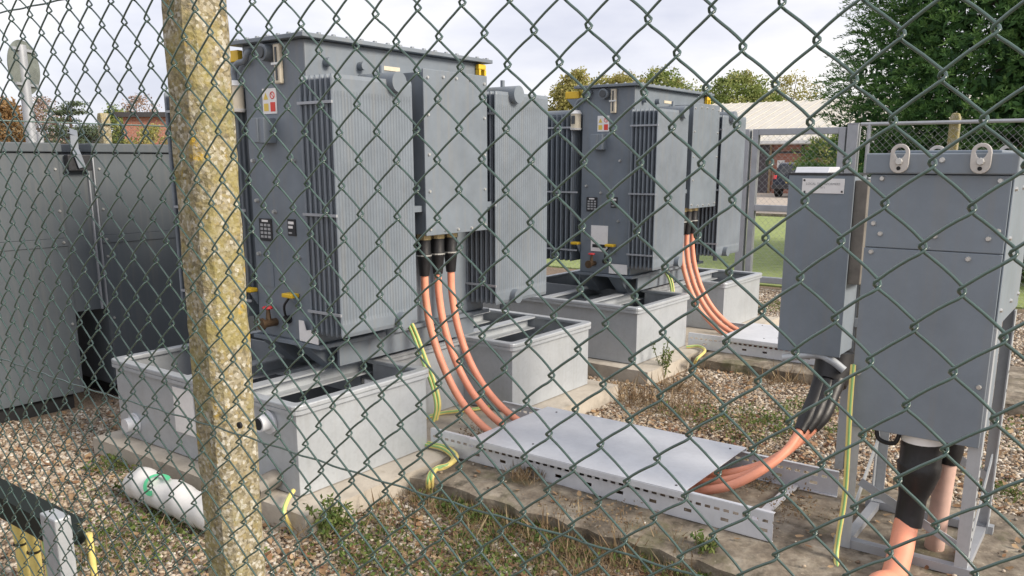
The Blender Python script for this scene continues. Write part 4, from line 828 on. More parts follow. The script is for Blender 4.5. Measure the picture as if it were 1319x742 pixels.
for s_ in (1, -1): b = MB(); b.bar((sx0 + 0.06, YB - 0.045, (sz0 + 0.06) if s_ > 0 else (sz1 - 0.06)), (sx1 - 0.06, YB - 0.045, (sz1 - 0.06) if s_ > 0 else (sz0 + 0.06)), 0.008, 0.045, up=(0, 0, 1)); b.build('sign_mark', 'plate_grey', sn)

# car, seen from behind
YC = 36.0; cx0, cx1 = at(995, 240, y=YC)[0], at(1036, 240, y=YC)[0]; W_ = 1.64; xc = cx0 + W_ / 2
car = thing('parked_car', (xc, YC + 2, 0.012), 'dark parked car with yellow number plate beside the brick building', 'car')
prof = [(0, 0.38), (0, 0.78), (0.08, 0.92), (0.30, 1.34), (0.55, 1.45), (1.6, 1.48), (2.3, 1.40), (2.95, 1.00), (4.0, 0.82), (4.15, 0.6), (4.15, 0.38)]
body = MB(); vs = []; fs = []; k = len(prof)
for s_, w in ((-1, 0.98), (-0.92, 1.0), (0.92, 1.0), (1, 0.98)):
    for y, z in prof: inset = 0.14 * max(0, (z - 0.85) / 0.6); vs.append((xc + s_ * (W_ / 2 - inset), YC + y, z + 0.012))
for a_ in range(3):
    for i in range(k): j = (i + 1) % k; fs.append((a_ * k + i, a_ * k + j, (a_ + 1) * k + j, (a_ + 1) * k + i))
fs += [tuple(range(k)), tuple(range(4 * k - 1, 3 * k - 1, -1))]
body.add(vs, fs).build('body', 'car', car, smooth=True)
MB().add([(xc - 0.62, YC + 0.085, 0.97), (xc + 0.62, YC + 0.085, 0.97), (xc + 0.56, YC + 0.27, 1.33), (xc - 0.56, YC + 0.27, 1.33)], [(0, 1, 2, 3)]).build('rear_window', 'glass', car)
MB().box(xc - 0.26, xc + 0.26, YC - 0.02, YC - 0.002, 0.62, 0.73).build('number_plate', 'yellow', car)
for s_ in (-1, 1):
    MB().box(xc + s_ * 0.74 - 0.06, xc + s_ * 0.74 + 0.06, YC - 0.015, YC + 0.10, 0.78, 0.94).build('tail_light', 'red', car, bev=0.02)
    for yy in (0.75, 3.35): b = MB(); b.cyl((xc + s_ * 0.70, YC + yy, 0.33), (xc + s_ * 0.90, YC + yy, 0.33), 0.32, n=24); b.build('wheel', 'tyre', car, smooth=True)
MB().box(xc - 0.85, xc + 0.85, YC - 0.06, YC - 0.003, 0.36, 0.55).build('bumper', 'plate', car, bev=0.03)

# left brick house far behind
d = 45.0; q0 = at(160, 170, d=d); q1 = at(262, 170, d=d); zt = at(185, 145, d=d)[2]
hb = thing('brick_house', ((q0[0] + q1[0]) / 2, (q0[1] + q1[1]) / 2, 0), 'red-brick house with flat dark eaves left of the near post', 'building')
dr = Vector((q1[0] - q0[0], q1[1] - q0[1], 0)); L = dr.length; dr.normalize(); bk = Vector((-dr.y, dr.x, 0)) if Vector((-dr.y, dr.x, 0)).dot(Vector(q0)) > 0 else Vector((dr.y, -dr.x, 0))
A = Vector((q0[0], q0[1], -0.1))
def obox(name, m, s0, s1, t0, t1, z0, z1, par):
    mb = MB(); vs = [A + dr * s + bk * t + Vector((0, 0, z + 0.1)) for z in (z0, z1) for s, t in ((s0, t0), (s1, t0), (s1, t1), (s0, t1))]
    mb.add(vs, [(0, 3, 2, 1), (4, 5, 6, 7), (0, 1, 5, 4), (1, 2, 6, 5), (2, 3, 7, 6), (3, 0, 4, 7)]); return mb.build(name, m, par)
obox('wall', 'brick', 0, L, 0, 6, -0.1, zt - 0.25, hb); obox('roof', 'slate', -0.3, L + 0.3, -0.3, 6.3, zt - 0.249, zt, hb)
d = 60.0; q0 = at(-60, 175, d=d); q1 = at(175, 175, d=d); zt = at(100, 172, d=d)[2]
dr = Vector((q1[0] - q0[0], q1[1] - q0[1], 0)); L = dr.length; dr.normalize(); bk = Vector((-dr.y, dr.x, 0)) if Vector((-dr.y, dr.x, 0)).dot(Vector(q0)) > 0 else Vector((dr.y, -dr.x, 0)); A = Vector((q0[0], q0[1], -0.1))
hr = thing('low_terrace', ((q0[0] + q1[0]) / 2, (q0[1] + q1[1]) / 2, 0), 'long low building with a dark roof far behind the left enclosure', 'building')
obox('wall', 'brick', 0, L, 0, 8, -0.1, zt - 0.8, hr); obox('roof', 'slate', -0.4, L + 0.4, -0.4, 8.4, zt - 0.799, zt, hr)

# ------------------------------------------------------------------ trees
def leaf_quads(cen, size, out_dir=None, aspect=0.6, droop=0.0):
    n = len(cen); a_ = rng.normal(size=(n, 3)); a_ /= np.linalg.norm(a_, axis=1, keepdims=True)
    if out_dir is not None: a_ = a_ * 0.55 + out_dir; a_[:, 2] -= droop; a_ /= np.linalg.norm(a_, axis=1, keepdims=True)
    b_ = np.cross(a_, rng.normal(size=(n, 3))); b_ /= np.linalg.norm(b_, axis=1, keepdims=True) + 1e-9
    s = (size * rng.uniform(0.6, 1.4, n))[:, None]
    v = np.empty((n, 4, 3)); v[:, 0] = cen; v[:, 1] = cen + a_ * s * 0.5 + b_ * s * aspect / 2; v[:, 2] = cen + a_ * s; v[:, 3] = cen + a_ * s * 0.5 - b_ * s * aspect / 2
    return v.reshape(-1, 3), np.arange(n * 4).reshape(n, 4)
def broadleaf(base, h, rx, label, m, n_clump=120, leaves=70, leaf=0.16, crown_z=0.3, group='broadleaf trees beyond the fence', clump_r=0.5, name='broadleaf_tree', sparse=1.0):
    t = thing(name, base, label, 'tree', group); bx, by, bz = base
    tr = MB(); tr.tube(catmull([(bx, by, -0.1), (bx + 0.1, by, h * 0.25), (bx - 0.1, by + 0.1, h * 0.5), (bx, by, h * 0.8)], 4), [0.02 * h * (1 - 0.06 * i) for i in range(13)], 8)
    cl = []
    for i in range(n_clump):
        a_ = rng.uniform(0, 2 * math.pi); u = rng.uniform(0, 1); w = math.sqrt(max(0.05, 1 - (2 * u - 1) ** 2)) * rng.uniform(0.45, 1.02)
        cl.append((bx + rx * w * math.cos(a_), by + rx * w * math.sin(a_), h * (crown_z + (1 - crown_z) * u) * rng.uniform(0.94, 1.03)))
    for i in range(0, n_clump, max(1, n_clump // 14)):
        q = Vector(cl[i]); s = Vector((bx, by, max(h * 0.2, q.z * 0.55))); mid = (s + q) / 2 + Vector((0, 0, 0.06 * h)); tr.tube(catmull([s, mid, q], 4), [0.007 * h * (1 - 0.09 * k) for k in range(9)], 6)
    tr.build('trunk', 'bark', t, smooth=True)
    C_ = np.repeat(np.array(cl), leaves, axis=0); sc = clump_r * rng.uniform(0.6, 1.3, n_clump).repeat(leaves)[:, None]
    off = rng.normal(size=C_.shape); off *= (rng.uniform(0.3, 1.0, len(off))[:, None] / (np.linalg.norm(off, axis=1, keepdims=True) + 1e-9)); pos = C_ + off * sc * np.array([1, 1, 0.75])
    v, f = leaf_quads(pos, leaf); tint = np.clip(np.repeat(rng.uniform(0, 1, n_clump), leaves) * 0.7 + rng.uniform(0, 0.3, len(f)), 0, 1)
    np_mesh('crown', v, f, m, t, tint); return t
def tree_at(px, py_top, d, half_px, **k):
    q = at(px, py_top, d=d); rx = half_px * d / 1082.0; return broadleaf((q[0], q[1], 0), q[2], rx, **k)
tree_at(738, 97, 42, 34, label='yellowing tree left of the farther transformer', m='leaf_autumn', n_clump=130, leaves=90, leaf=0.16, clump_r=0.55)
tree_at(800, 99, 48, 40, label='autumn tree top just over the farther transformer lid', m='leaf_autumn', n_clump=130, leaves=80, leaf=0.17, clump_r=0.6)
tree_at(853, 92, 50, 34, label='green tree top over the right half of the farther transformer lid', m='leaf_green', n_clump=110, leaves=70, leaf=0.17, clump_r=0.6)
tree_at(772, 106, 56, 42, label='low olive tree behind the gap left of the farther transformer lid', m='leaf_autumn', n_clump=150, leaves=80, leaf=0.17, clump_r=0.7)
tree_at(828, 103, 60, 44, label='broad olive tree farther behind the farther transformer lid', m='leaf_autumn', n_clump=150, leaves=80, leaf=0.18, clump_r=0.75)
tree_at(882, 112, 60, 34, label='low green tree over the right end of the farther transformer lid', m='leaf_green', n_clump=110, leaves=70, leaf=0.18, clump_r=0.7)
tree_at(955, 95, 62, 52, label='rounded green tree above the pale roof', m='leaf_green', n_clump=170, leaves=90, leaf=0.2, clump_r=0.75)
tree_at(905, 118, 66, 30, label='small dark green tree between the transformer lid and the pale roof', m='leaf_green', n_clump=90, leaves=70, leaf=0.2, clump_r=0.7)
tree_at(1022, 97, 66, 48, label='thin yellow tree above the pale roof beside the conifer', m='leaf_autumn', n_clump=150, leaves=45, leaf=0.17, clump_r=0.8)
tree_at(8, 128, 40, 24, label='orange autumn tree at the far left edge', m='leaf_orange', n_clump=90, leaves=70, leaf=0.15, clump_r=0.5)
tree_at(52, 130, 58, 26, label='thin pinkish half-bare tree beside the round sign', m='leaf_twig', n_clump=110, leaves=34, leaf=0.16, clump_r=0.6)
tree_at(148, 142, 52, 24, label='pale green bushy tree left of the brick house', m='leaf_green', n_clump=80, leaves=70, leaf=0.16, clump_r=0.5)
tree_at(180, 124, 70, 30, label='thin half-bare tree over the brick house', m='leaf_twig', n_clump=100, leaves=34, leaf=0.18, clump_r=0.7)
tree_at(245, 132, 60, 40, label='half-bare tree hidden behind the near post', m='leaf_twig', n_clump=100, leaves=34, leaf=0.18, clump_r=0.7)
q = at(1075, 190, y=26.5); bsh = broadleaf((q[0], 26.5, 0), q[2] + 0.25, 1.15, 'green bush beside the brick wall beyond the gate', 'leaf_green', 70, 80, 0.10, 0.05, None, 0.32, 'bush'); bsh['category'] = 'bush'
q = at(195, 165, d=38); bsh = broadleaf((q[0], q[1], 0), q[2], 1.3, 'leafy hedge bush in front of the brick house', 'leaf_autumn', 70, 60, 0.13, 0.05, None, 0.4, 'bush'); bsh['category'] = 'bush'
# cedar with flat layers
q = at(88, 131, d=50); t = thing('cedar_tree', (q[0], q[1], 0), 'grey-green cedar with layered boughs above the left enclosure', 'tree'); h = q[2]
b = MB(); b.tube([(q[0], q[1], -0.1), (q[0], q[1], h * 0.6), (q[0], q[1], h * 0.97)], [0.18, 0.12, 0.04], 8); pos = []
for k in range(26):
    z = h * rng.uniform(0.42, 0.99); a_ = rng.uniform(0, 6.28); L = 1.6 * (1.12 - (z / h - 0.42) / 0.62) + 0.25; e_ = np.array([q[0] + L * math.cos(a_), q[1] + L * math.sin(a_), z + 0.05]); s_ = np.array([q[0], q[1], z - 0.1]); b.tube([s_, e_], [0.04, 0.012], 5)
    tt = rng.uniform(0.3, 1.05, 170)[:, None]; pos.append(s_ + (e_ - s_) * tt + rng.normal(size=(170, 3)) * np.array([0.26, 0.26, 0.06]))
b.build('trunk', 'bark', t, smooth=True); v, f = leaf_quads(np.vstack(pos), 0.14); np_mesh('crown', v, f, 'leaf_cedar', t, rng.uniform(0, 1, len(f)))
# big conifer on the right
def conifer(base, h, r0, label, nspray=4200, per=38):
    t = thing('conifer', base, label, 'tree', 'dark conifers on the right'); bx, by, _ = base
    b = MB(); b.tube([(bx, by, -0.1), (bx, by, h * 0.5), (bx, by, h * 0.97)], [0.24, 0.15, 0.03], 10)
    z = h * (0.02 + 0.97 * rng.uniform(0, 1, nspray) ** 1.25); a_ = rng.uniform(0, 2 * math.pi, nspray)
    lobes = 1 + 0.10 * np.sin(a_ * 5 + z * 1.3) + 0.07 * np.sin(a_ * 9 - z * 2.6) + 0.06 * np.sin(z * 5.0 + a_ * 2)
    R = r0 * (1 - (z / h) ** 1.6) ** 0.75 * lobes * (1 - 0.34 * rng.uniform(0, 1, nspray) ** 1.7) + 0.05
    cen = np.column_stack([bx + R * np.cos(a_), by + R * np.sin(a_), z]); od = np.column_stack([np.cos(a_), np.sin(a_), np.full(nspray, 0.35)]); od += rng.normal(size=od.shape) * 0.28; od /= np.linalg.norm(od, axis=1, keepdims=True)
    Ls = rng.uniform(0.20, 0.42, nspray); side = np.cross(od, np.array([0, 0, 1.0])); side /= np.linalg.norm(side, axis=1, keepdims=True) + 1e-9
    tt = np.tile(np.linspace(0, 1, per), nspray); idx = np.repeat(np.arange(nspray), per); sg = np.where(np.arange(len(idx)) % 2 == 0, 1.0, -1.0)
    pos = cen[idx] + od[idx] * (tt * Ls[idx])[:, None]; pos[:, 2] -= 0.10 * tt ** 2
    dv = od[idx] * 0.75 + side[idx] * sg[:, None] * 0.75 * (1.05 - tt)[:, None] + rng.normal(size=pos.shape) * 0.22
    dv[:, 2] += 0.10
    v, f = leaf_quads(pos, 0.068, dv, 0.2); tint = np.clip(np.repeat(rng.uniform(0.05, 0.65, nspray), per) + tt * 0.38 + rng.normal(size=len(tt)) * 0.06, 0, 1)
    for k in range(46):
        zz = h * rng.uniform(0.05, 0.9); aa = rng.uniform(0, 6.28); rr = r0 * (1 - (zz / h) ** 1.6) ** 0.75 * 0.85; b.tube([(bx, by, zz - 0.3), (bx + rr * math.cos(aa), by + rr * math.sin(aa), zz + 0.25)], [0.05, 0.012], 5)
    b.build('trunk', 'bark', t, smooth=True); np_mesh('crown', v, f, 'conifer', t, tint)  # sprays
    # dense inner foliage
    ni = 42000; z2 = h * (0.02 + 0.95 * rng.uniform(0, 1, ni)); a2 = rng.uniform(0, 6.28, ni); R2 = r0 * (1 - (z2 / h) ** 1.6) ** 0.75 * 0.93 * np.sqrt(rng.uniform(0.3, 1, ni)) * (1 + 0.10 * np.sin(a2 * 5 + z2 * 1.3) + 0.07 * np.sin(a2 * 9 - z2 * 2.6))
    v, f = leaf_quads(np.column_stack([bx + R2 * np.cos(a2), by + R2 * np.sin(a2), z2]), 0.15, None, 0.35); np_mesh('inner_foliage', v, f, 'conifer', t, rng.uniform(0, 0.6, ni)); return t
q = at(1290, 180, y=14.6); conifer((q[0], 14.6, 0), 8.6, 2.35, 'large dark green conifer behind the gate, its top out of the picture', 8200)
q = at(1480, 180, y=14.2); conifer((q[0], 14.2, 0), 7.6, 2.3, 'dark green conifer cut by the right edge behind the cabinets', 3800)

# ------------------------------------------------------------------ gravel, leaves, weeds
M['litter'] = random_mat('leaf_litter', [(0.07, 0.035, 0.022), (0.16, 0.075, 0.045), (0.22, 0.13, 0.075), (0.10, 0.07, 0.035), (0.28, 0.19, 0.12)], 0.9)
def scatter(name, area_quads, protos, density, m, smin, smax, seed, z=0.0, flat=True, label=None, cat=None):
    """points on a sheet, instanced pebbles (geometry nodes)"""
    mb = MB()
    for x0, x1, y0, y1 in area_quads: mb.add([(x0, y0, z), (x1, y0, z), (x1, y1, z), (x0, y1, z)], [(0, 1, 2, 3)])
    o = mb.build(name, m)
    pc = bpy.data.collections.new(name + '_shapes')
    for k, (vs, fs) in enumerate(protos):
        me = bpy.data.meshes.new(name + '_shape'); me.from_pydata(vs, [], fs); me.update(); me.materials.append(M[m]); me.polygons.foreach_set('use_smooth', [True] * len(me.polygons))
        po = bpy.data.objects.new(name + '_shape', me); pc.objects.link(po)
    ng = bpy.data.node_groups.new(name, 'GeometryNodeTree'); ng.interface.new_socket('Geometry', in_out='INPUT', socket_type='NodeSocketGeometry'); ng.interface.new_socket('Geometry', in_out='OUTPUT', socket_type='NodeSocketGeometry')
    N = ng.nodes; gi, go = N.new('NodeGroupInput'), N.new('NodeGroupOutput'); dp = N.new('GeometryNodeDistributePointsOnFaces'); dp.inputs['Density'].default_value = density; dp.inputs['Seed'].default_value = seed
    ci = N.new('GeometryNodeCollectionInfo'); ci.inputs['Collection'].default_value = pc; ci.inputs['Separate Children'].default_value = True; ci.inputs['Reset Children'].default_value = True
    ip = N.new('GeometryNodeInstanceOnPoints'); ip.inputs['Pick Instance'].default_value = True
    rr = N.new('FunctionNodeRandomValue'); rr.data_type = 'FLOAT_VECTOR'; rr.inputs[0].default_value = (-0.5, -0.5, 0); rr.inputs[1].default_value = (0.5, 0.5, 6.283); rr.inputs['Seed'].default_value = seed + 1
    rs = N.new('FunctionNodeRandomValue'); rs.data_type = 'FLOAT'; rs.inputs[2].default_value = smin; rs.inputs[3].default_value = smax; rs.inputs['Seed'].default_value = seed + 2
    L = ng.links
    nzt = N.new('ShaderNodeTexNoise'); nzt.inputs['Scale'].default_value = 3.2; nzt.inputs['Detail'].default_value = 5; nzt.inputs['Roughness'].default_value = 0.65
    mrg = N.new('ShaderNodeMapRange'); mrg.inputs['From Min'].default_value = 0.36; mrg.inputs['From Max'].default_value = 0.52; mrg.inputs['To Min'].default_value = 0.12 * density; mrg.inputs['To Max'].default_value = density
    L.new(nzt.outputs[0], mrg.inputs['Value']); dp.distribute_method = 'RANDOM'
    # bare soil shows where the stones thin out
    big = N.new('GeometryNodeSubdivideMesh'); big.inputs['Level'].default_value = 6
    L.new(gi.outputs[0], big.inputs['Mesh']); L.new(mrg.outputs[0], dp.inputs['Density']); L.new(big.outputs[0], dp.inputs['Mesh']); L.new(dp.outputs['Points'], ip.inputs['Points']); L.new(ci.outputs[0], ip.inputs['Instance']); L.new(rr.outputs[0], ip.inputs['Rotation']); L.new(rs.outputs[1], ip.inputs['Scale'])
    L.new(ip.outputs[0], go.inputs[0])
    md = o.modifiers.new('scatter', 'NODES'); md.node_group = ng
    return tag(o, label, cat, kind='stuff')
def pebble(seed):
    import bmesh
    r_ = np.random.default_rng(seed); b = bmesh.new(); bmesh.ops.create_icosphere(b, subdivisions=1, radius=0.5)
    sx, sy, sz = 1.0, r_.uniform(0.6, 0.95), r_.uniform(0.4, 0.65)
    vs = [(v.co.x * sx * r_.uniform(0.82, 1.15), v.co.y * sy * r_.uniform(0.82, 1.15), v.co.z * sz * r_.uniform(0.85, 1.12)) for v in b.verts]; b.verts.index_update(); fs = [tuple(v.index for v in f.verts) for f in b.faces]; b.free(); return vs, fs
near = [(-5.6, -2.6, 1.05, 2.11), (-5.25, -4.36, 2.11, 6.0), (-2.6, 0.9, 1.05, 2.76), (-2.60, 0.9, 3.94, 5.85), (-4.36, -2.6, 4.72, 5.14), (-2.64, -2.6, 2.11, 2.76), (-2.64, -2.6, 3.94, 4.72), (-5.25, -5.6, 0.9, 1.05)]
scatter('gravel', near, [pebble(k) for k in range(6)], 5600, 'stone', 0.011, 0.036, 3, 0.004)
scatter('gravel', [(-2.6, 2.0, 6.98, 10.0), (-4.42, -2.6, 7.84, 10.1), (0.9, 2.0, 3.0, 7.0)], [pebble(k + 20) for k in range(4)], 2200, 'stone', 0.018, 0.040, 5, 0.004)
def leaf_shape(seed):
    r_ = np.random.default_rng(seed); o = [(0, 0), (0.22, 0.20), (0.5, 0.27), (0.8, 0.16), (1, 0), (0.8, -0.16), (0.5, -0.26), (0.22, -0.2)]; c = r_.uniform(0.15, 0.5)
    vs = [(a_ - 0.5, b_ * r_.uniform(0.8, 1.25), c * (a_ - 0.5) ** 2 + 0.5 * abs(b_) * r_.uniform(0, 1)) for a_, b_ in o] + [(0.0, 0, 0.02)]
    return vs, [(i, (i + 1) % 8, 8) for i in range(8)]
scatter('fallen_leaves', near, [leaf_shape(k) for k in range(5)], 420, 'leaf_brown', 0.018, 0.050, 11, 0.018)
scatter('fallen_leaves', [(-2.55, -0.8, 1.9, 2.76), (-2.2, -1.2, 4.0, 4.9)], [leaf_shape(k + 30) for k in range(4)], 900, 'litter', 0.014, 0.040, 21, 0.014)
scatter('fallen_leaves', [(-2.55, 0.5, 2.85, 3.9)], [leaf_shape(k + 9) for k in range(4)], 60, 'leaf_brown', 0.02, 0.045, 12, 0.103)
scatter('gravel', [(-2.55, 0.5, 2.80, 3.9)], [pebble(k + 40) for k in range(4)], 70, 'stone', 0.008, 0.022, 15, 0.100)

def ground_cover(name, patches, m, kind_blade, size, zoff=0.01):
    P_, O_, T_ = [], [], []
    for x, y, r, n, z0 in patches:
        a_ = rng.uniform(0, 6.28, n); rr = r * np.sqrt(rng.uniform(0, 1, n)); sub = rng.normal(size=(max(3, n // 25), 2)) * r * 0.55; ix = rng.integers(0, len(sub), n)
        px = x + 0.5 * rr * np.cos(a_) + sub[ix, 0]; py = y + 0.5 * rr * np.sin(a_) + sub[ix, 1]
        P_.append(np.column_stack([px, py, np.full(n, z0 + zoff) + (0 if kind_blade else rng.uniform(0, 0.035, n))])); 
        d = rng.normal(size=(n, 3)) * (0.45 if kind_blade else 0.8); d[:, 2] = 1.0 if kind_blade else np.abs(d[:, 2]) * 0.7; O_.append(d); T_.append(rng.uniform(0, 1, n))
    P_, O_, T_ = np.vstack(P_), np.vstack(O_), np.hstack(T_)
    v, f = leaf_quads(P_, size, O_, 0.045 if kind_blade else 0.62); return tag(np_mesh(name, v, f, m, None, T_), kind='stuff')
def gp(px, py, r, n, z=0.0): q = at(px, py, z=z + 0.01); return (q[0], q[1], r, n, z)
green = [gp(235, 660, .22, 700), (-3.2, 1.75, .3, 700, 0), gp(130, 605, .12, 250), gp(160, 600, .10, 200), gp(95, 640, .2, 200), gp(180, 700, .3, 500), gp(140, 735, .2, 250), gp(300, 720, .2, 300),
         gp(600, 668, .22, 500), gp(660, 690, .25, 700), gp(720, 715, .25, 700), gp(560, 650, .15, 400), gp(490, 700, .25, 600), gp(450, 735, .2, 400), gp(560, 735, .25, 600), gp(640, 738, .2, 400), gp(900, 735, .2, 600), gp(850, 720, .15, 350), gp(960, 742, .1, 250, 0.0),
         gp(930, 545, .25, 700), gp(985, 540, .2, 400), gp(1040, 530, .2, 400), gp(1000, 560, .2, 300), gp(975, 398, .2, 250), gp(1000, 395, .2, 250), gp(1290, 640, .2, 350), gp(1300, 560, .3, 300), gp(1095, 560, .15, 250), gp(700, 650, .2, 300)]
green += [(-2.5 + 0.17 * k, 2.72 - 0.03 * (k % 3), .07, 170, 0.0) for k in range(11)]
ground_cover('weeds', [(a_, b_, c_, int(d_ * 0.6), e_) for a_, b_, c_, d_, e_ in green], 'weed', False, 0.020)
ground_cover('grass', [(a_, b_, c_, d_ // 7, e_) for a_, b_, c_, d_, e_ in green], 'weed', True, 0.06)
dry = [gp(850, 525, .22, 900), gp(880, 510, .2, 500), gp(690, 612, .07, 500, .095), gp(672, 618, .05, 250, .095), gp(730, 690, .25, 900), gp(800, 715, .22, 900), gp(620, 680, .25, 600), gp(850, 738, .2, 700), gp(770, 735, .2, 700), gp(670, 650, .25, 600), gp(920, 715, .12, 350),
       gp(900, 545, .25, 500), gp(1010, 490, .25, 400), gp(985, 500, .2, 300), gp(560, 700, .25, 500), gp(880, 470, .2, 300), gp(780, 505, .15, 250), gp(700, 735, .2, 500)]
dry += [(-2.55 + 0.19 * k, 2.70 - 0.04 * (k % 2), .09, 220, 0.0) for k in range(11)] + [(-2.6, 2.3 + 0.2 * k, .06, 60, 0.0) for k in range(3)]
ground_cover('dry_grass', [(a_, b_, c_ * 1.15, int(d_ * 0.75), e_) for a_, b_, c_, d_, e_ in dry], 'dry', True, 0.055)
ground_cover('straggly_stems', [gp(850, 522, .2, 160), gp(880, 505, .2, 110), gp(800, 712, .2, 120), gp(730, 695, .2, 110), gp(1010, 492, .2, 90), gp(620, 680, .25, 80), gp(905, 725, .15, 90), gp(460, 700, .25, 60), gp(200, 690, .3, 60)], 'dry', True, 0.12)
ground_cover('moss', [gp(985, 602, .16, 500, .096), gp(960, 620, .12, 300, .096), gp(600, 560, .12, 300, .096), gp(1025, 660, .12, 300, .096), gp(760, 660, .15, 300, .096)], 'dry', False, 0.012, 0.002)
# single plants
def small_plant(px, py, h, label, n=110):
    q = at(px, py, z=0.0); t = thing('wild_plant', (q[0], q[1], 0), label, 'plant', 'small wild plants in the gravel'); s = MB(); pos = []
    for k in range(7):
        e_ = Vector((q[0] + random.uniform(-.35, .35) * h, q[1] + random.uniform(-.35, .35) * h, h * random.uniform(.6, 1))); b0_ = Vector((q[0], q[1], -0.01)); md = (b0_ + e_) / 2 + Vector((random.uniform(-.02, .02), random.uniform(-.02, .02), .02))
        p = catmull([b0_, md, e_], 6); s.tube(p, 0.003, 5); pos += [v + Vector((random.uniform(-.01, .01), random.uniform(-.01, .01), 0)) for v in p[3:] for _ in range(3)]
    s.build('stem', 'weed_stem', t); v, f = leaf_quads(np.array(pos), 0.026, None, 0.42); np_mesh('leaves', v, f, 'weed', t, rng.uniform(0, 0.9, len(f))); return t
M['weed_stem'] = mat('weed_stem', (0.12, 0.13, 0.05), 0.8)
small_plant(418, 700, 0.21, 'small leafy plant at the plinth corner of the nearer spill tank')
small_plant(432, 690, 0.15, 'lower leafy plant right beside the plinth corner of the nearer spill tank')
small_plant(855, 488, 0.30, 'tall thin weed before the farther spill tank')
small_plant(905, 738, 0.16, 'bushy weed at the near edge of the concrete slab')

# ------------------------------------------------------------------ near concrete post
pw = 0.0475
post_x, post_y = -1.4575, 0.9725
ol = [(-pw, -pw + .016), (-pw + .016, -pw), (pw - .016, -pw), (pw, -pw + .016), (pw, pw - .016), (pw - .016, pw), (-pw + .016, pw), (-pw, pw - .016)]
mb = MB(); nseg = 120
sub = []
for i in range(8):
    (ax, ay), (bx, by) = ol[i], ol[(i + 1) % 8]; k = 6 if math.hypot(bx - ax, by - ay) > .03 else 2
    sub += [(ax + (bx - ax) * j / k, ay + (by - ay) * j / k) for j in range(k)]
n = len(sub)
for j in range(nseg + 1):
    z = -0.3 + 2.45 * j / nseg; tp = 1.0 + 0.03 * (1 - z / 2)
    for (a_, b_) in sub:
        w = 1 + 0.012 * math.sin(z * 31 + a_ * 90) + random.uniform(-.018, .018); mb.v.append((post_x + a_ * tp * w, post_y + b_ * tp * w, z))
for j in range(nseg):
    for i in range(n): mb.f.append((j * n + i, j * n + (i + 1) % n, (j + 1) * n + (i + 1) % n, (j + 1) * n + i))
mb.f.append(tuple(nseg * n + i for i in range(n)))
cpo = thing('concrete_post', (post_x, post_y, 0), 'near concrete fence post covered in yellow lichen, left of the transformers', 'post')
mb.build('shaft', 'lichen', cpo, smooth=True)
for px, py in ((308, 548),):
    q = at(px, py, y=post_y - pw - 0.001); q = np.array([q[0], post_y - pw - 0.0015, q[2]])
    b = MB(); b.cyl((q[0], q[1] + 0.004, q[2]), (q[0], q[1] - 0.0006, q[2]), 0.0065, n=10); b.build('drilled_hole', 'dark', cpo)

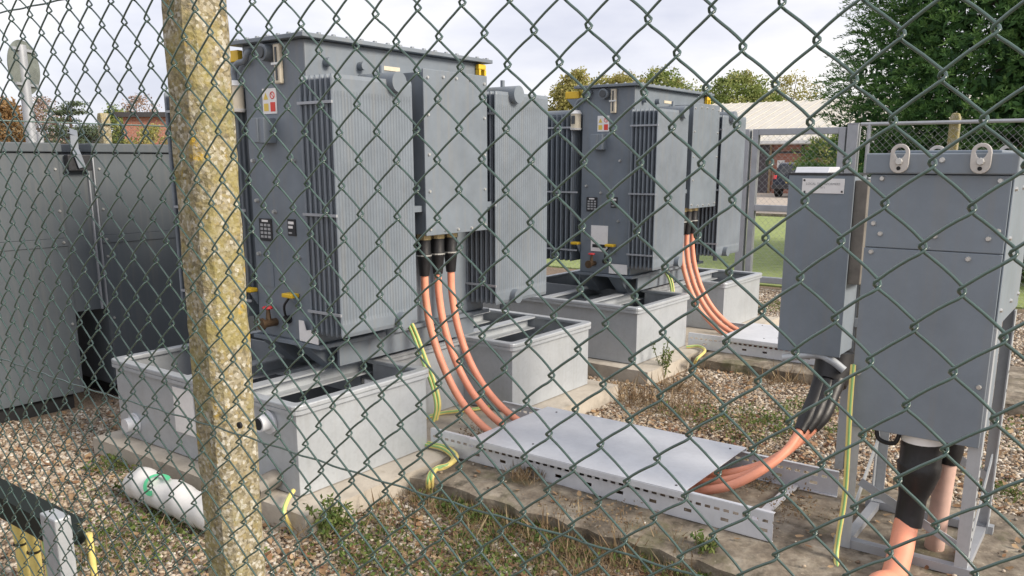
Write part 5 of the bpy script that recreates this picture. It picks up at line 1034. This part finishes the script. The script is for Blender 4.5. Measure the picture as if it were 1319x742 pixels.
# ------------------------------------------------------------------ near chain-link fence
FY, PX, PZ = 0.9, 0.0394, 0.0405
fence = thing('chain_link_fence', (-0.8, FY, 0), 'near green plastic-coated chain-link fence across the whole picture', 'fence')
def warp(x, z):
    s = math.sin
    dx = 0.0028 * s(3.1 * x + 5.3 * z) + 0.0018 * s(11 * z + 2 * x + 1.0) + 0.0012 * s(17 * x - 9 * z)
    dz = 0.0030 * s(2.3 * x - 4.1 * z + 0.7) + 0.0016 * s(13 * x + 7 * z) - 0.0094 * (x + 0.21)
    dy = 0.010 * s(1.7 * x + 0.4) * s(2.2 * z + 0.3) + 0.004 * s(6 * x + 3 * z)
    return dx, dy, dz
XR0 = -0.21; Z0 = 1.667
R_W = 0.00175; DEP = 0.0052; OV = 0.0030
def wire(k):
    """flattened spiral between columns k and k+1 (columns run from XR0 to the left for negative k)"""
    xl_, xr_ = XR0 + k * PX - OV, XR0 + (k + 1) * PX + OV; pts = []
    jlo, jhi = -41, 8
    for j in range(jlo, jhi + 1):
        left = ((j + k) % 2 == 0); z = Z0 + j * PZ
        x, sgn = (xl_, 1) if left else (xr_, -1)
        # arrives on one face, leaves on the other
        y0, y1 = (DEP, -DEP) if left else (-DEP, DEP)
        e1 = random.uniform(-.0008, .0008)
        pts += [(x + sgn * 0.0052, y0, z - 0.0064 + e1), (x + sgn * 0.0014, y0 * 0.9, z - 0.0030 + e1), (x, y1 * 0.1, z + e1), (x + sgn * 0.0014, y1 * 0.9, z + 0.0030 + e1), (x + sgn * 0.0050, y1, z + 0.0062 + e1)]
        xm, zm = (XR0 + (k + 0.5) * PX), z + PZ / 2
        if j < jhi: pts += [(xm - sgn * 0.0092, y1, zm - 0.0066), (xm, y1, zm + 0.0010), (xm + sgn * 0.0092, y1, zm + 0.0079)]
    o = []
    for x, y, z in pts:
        dx, dy, dz = warp(x, z); o.append((x + dx, FY + y + dy, z + dz))
    return o
def fast_tube(pts, r, n=6):
    P = np.array(pts); T = np.gradient(P, axis=0); T /= np.linalg.norm(T, axis=1, keepdims=True)
    u = np.cross(T, np.array([0, 1.0, 0])); u /= np.linalg.norm(u, axis=1, keepdims=True) + 1e-9; w = np.cross(T, u)
    a_ = np.linspace(0, 2 * np.pi, n, endpoint=False); V_ = (P[:, None, :] + (u[:, None, :] * np.cos(a_)[None, :, None] + w[:, None, :] * np.sin(a_)[None, :, None]) * r).reshape(-1, 3)
    i = np.arange(len(P) - 1)[:, None]; j = np.arange(n)[None, :]
    F_ = np.stack([i * n + j, i * n + (j + 1) % n, (i + 1) * n + (j + 1) % n, (i + 1) * n + j], axis=-1).reshape(-1, 4); return V_, F_
k0, k1 = -68, 26
for k in range(k0, k1):
    V_, F_ = fast_tube(wire(k), R_W); np_mesh('wire', V_, F_, 'pvc', fence, None, True)
for z in (0.06, 1.045, 1.871):
    p = []
    for i in range(180):
        x = XR0 + (k0 - 0.3) * PX + i * (k1 - k0 + 0.6) * PX / 179; _, dy, _ = warp(x, z); p.append((x, FY + dy + 0.0075 * math.cos(i * 1.3) * 0.3 + 0.006, z + 0.0012 * math.sin(7 * x)))
    V_, F_ = fast_tube([(a_, b_, c_) for a_, b_, c_ in p], 0.0019, 6); np_mesh('line_wire', V_, F_, 'pvc', fence, None, True)
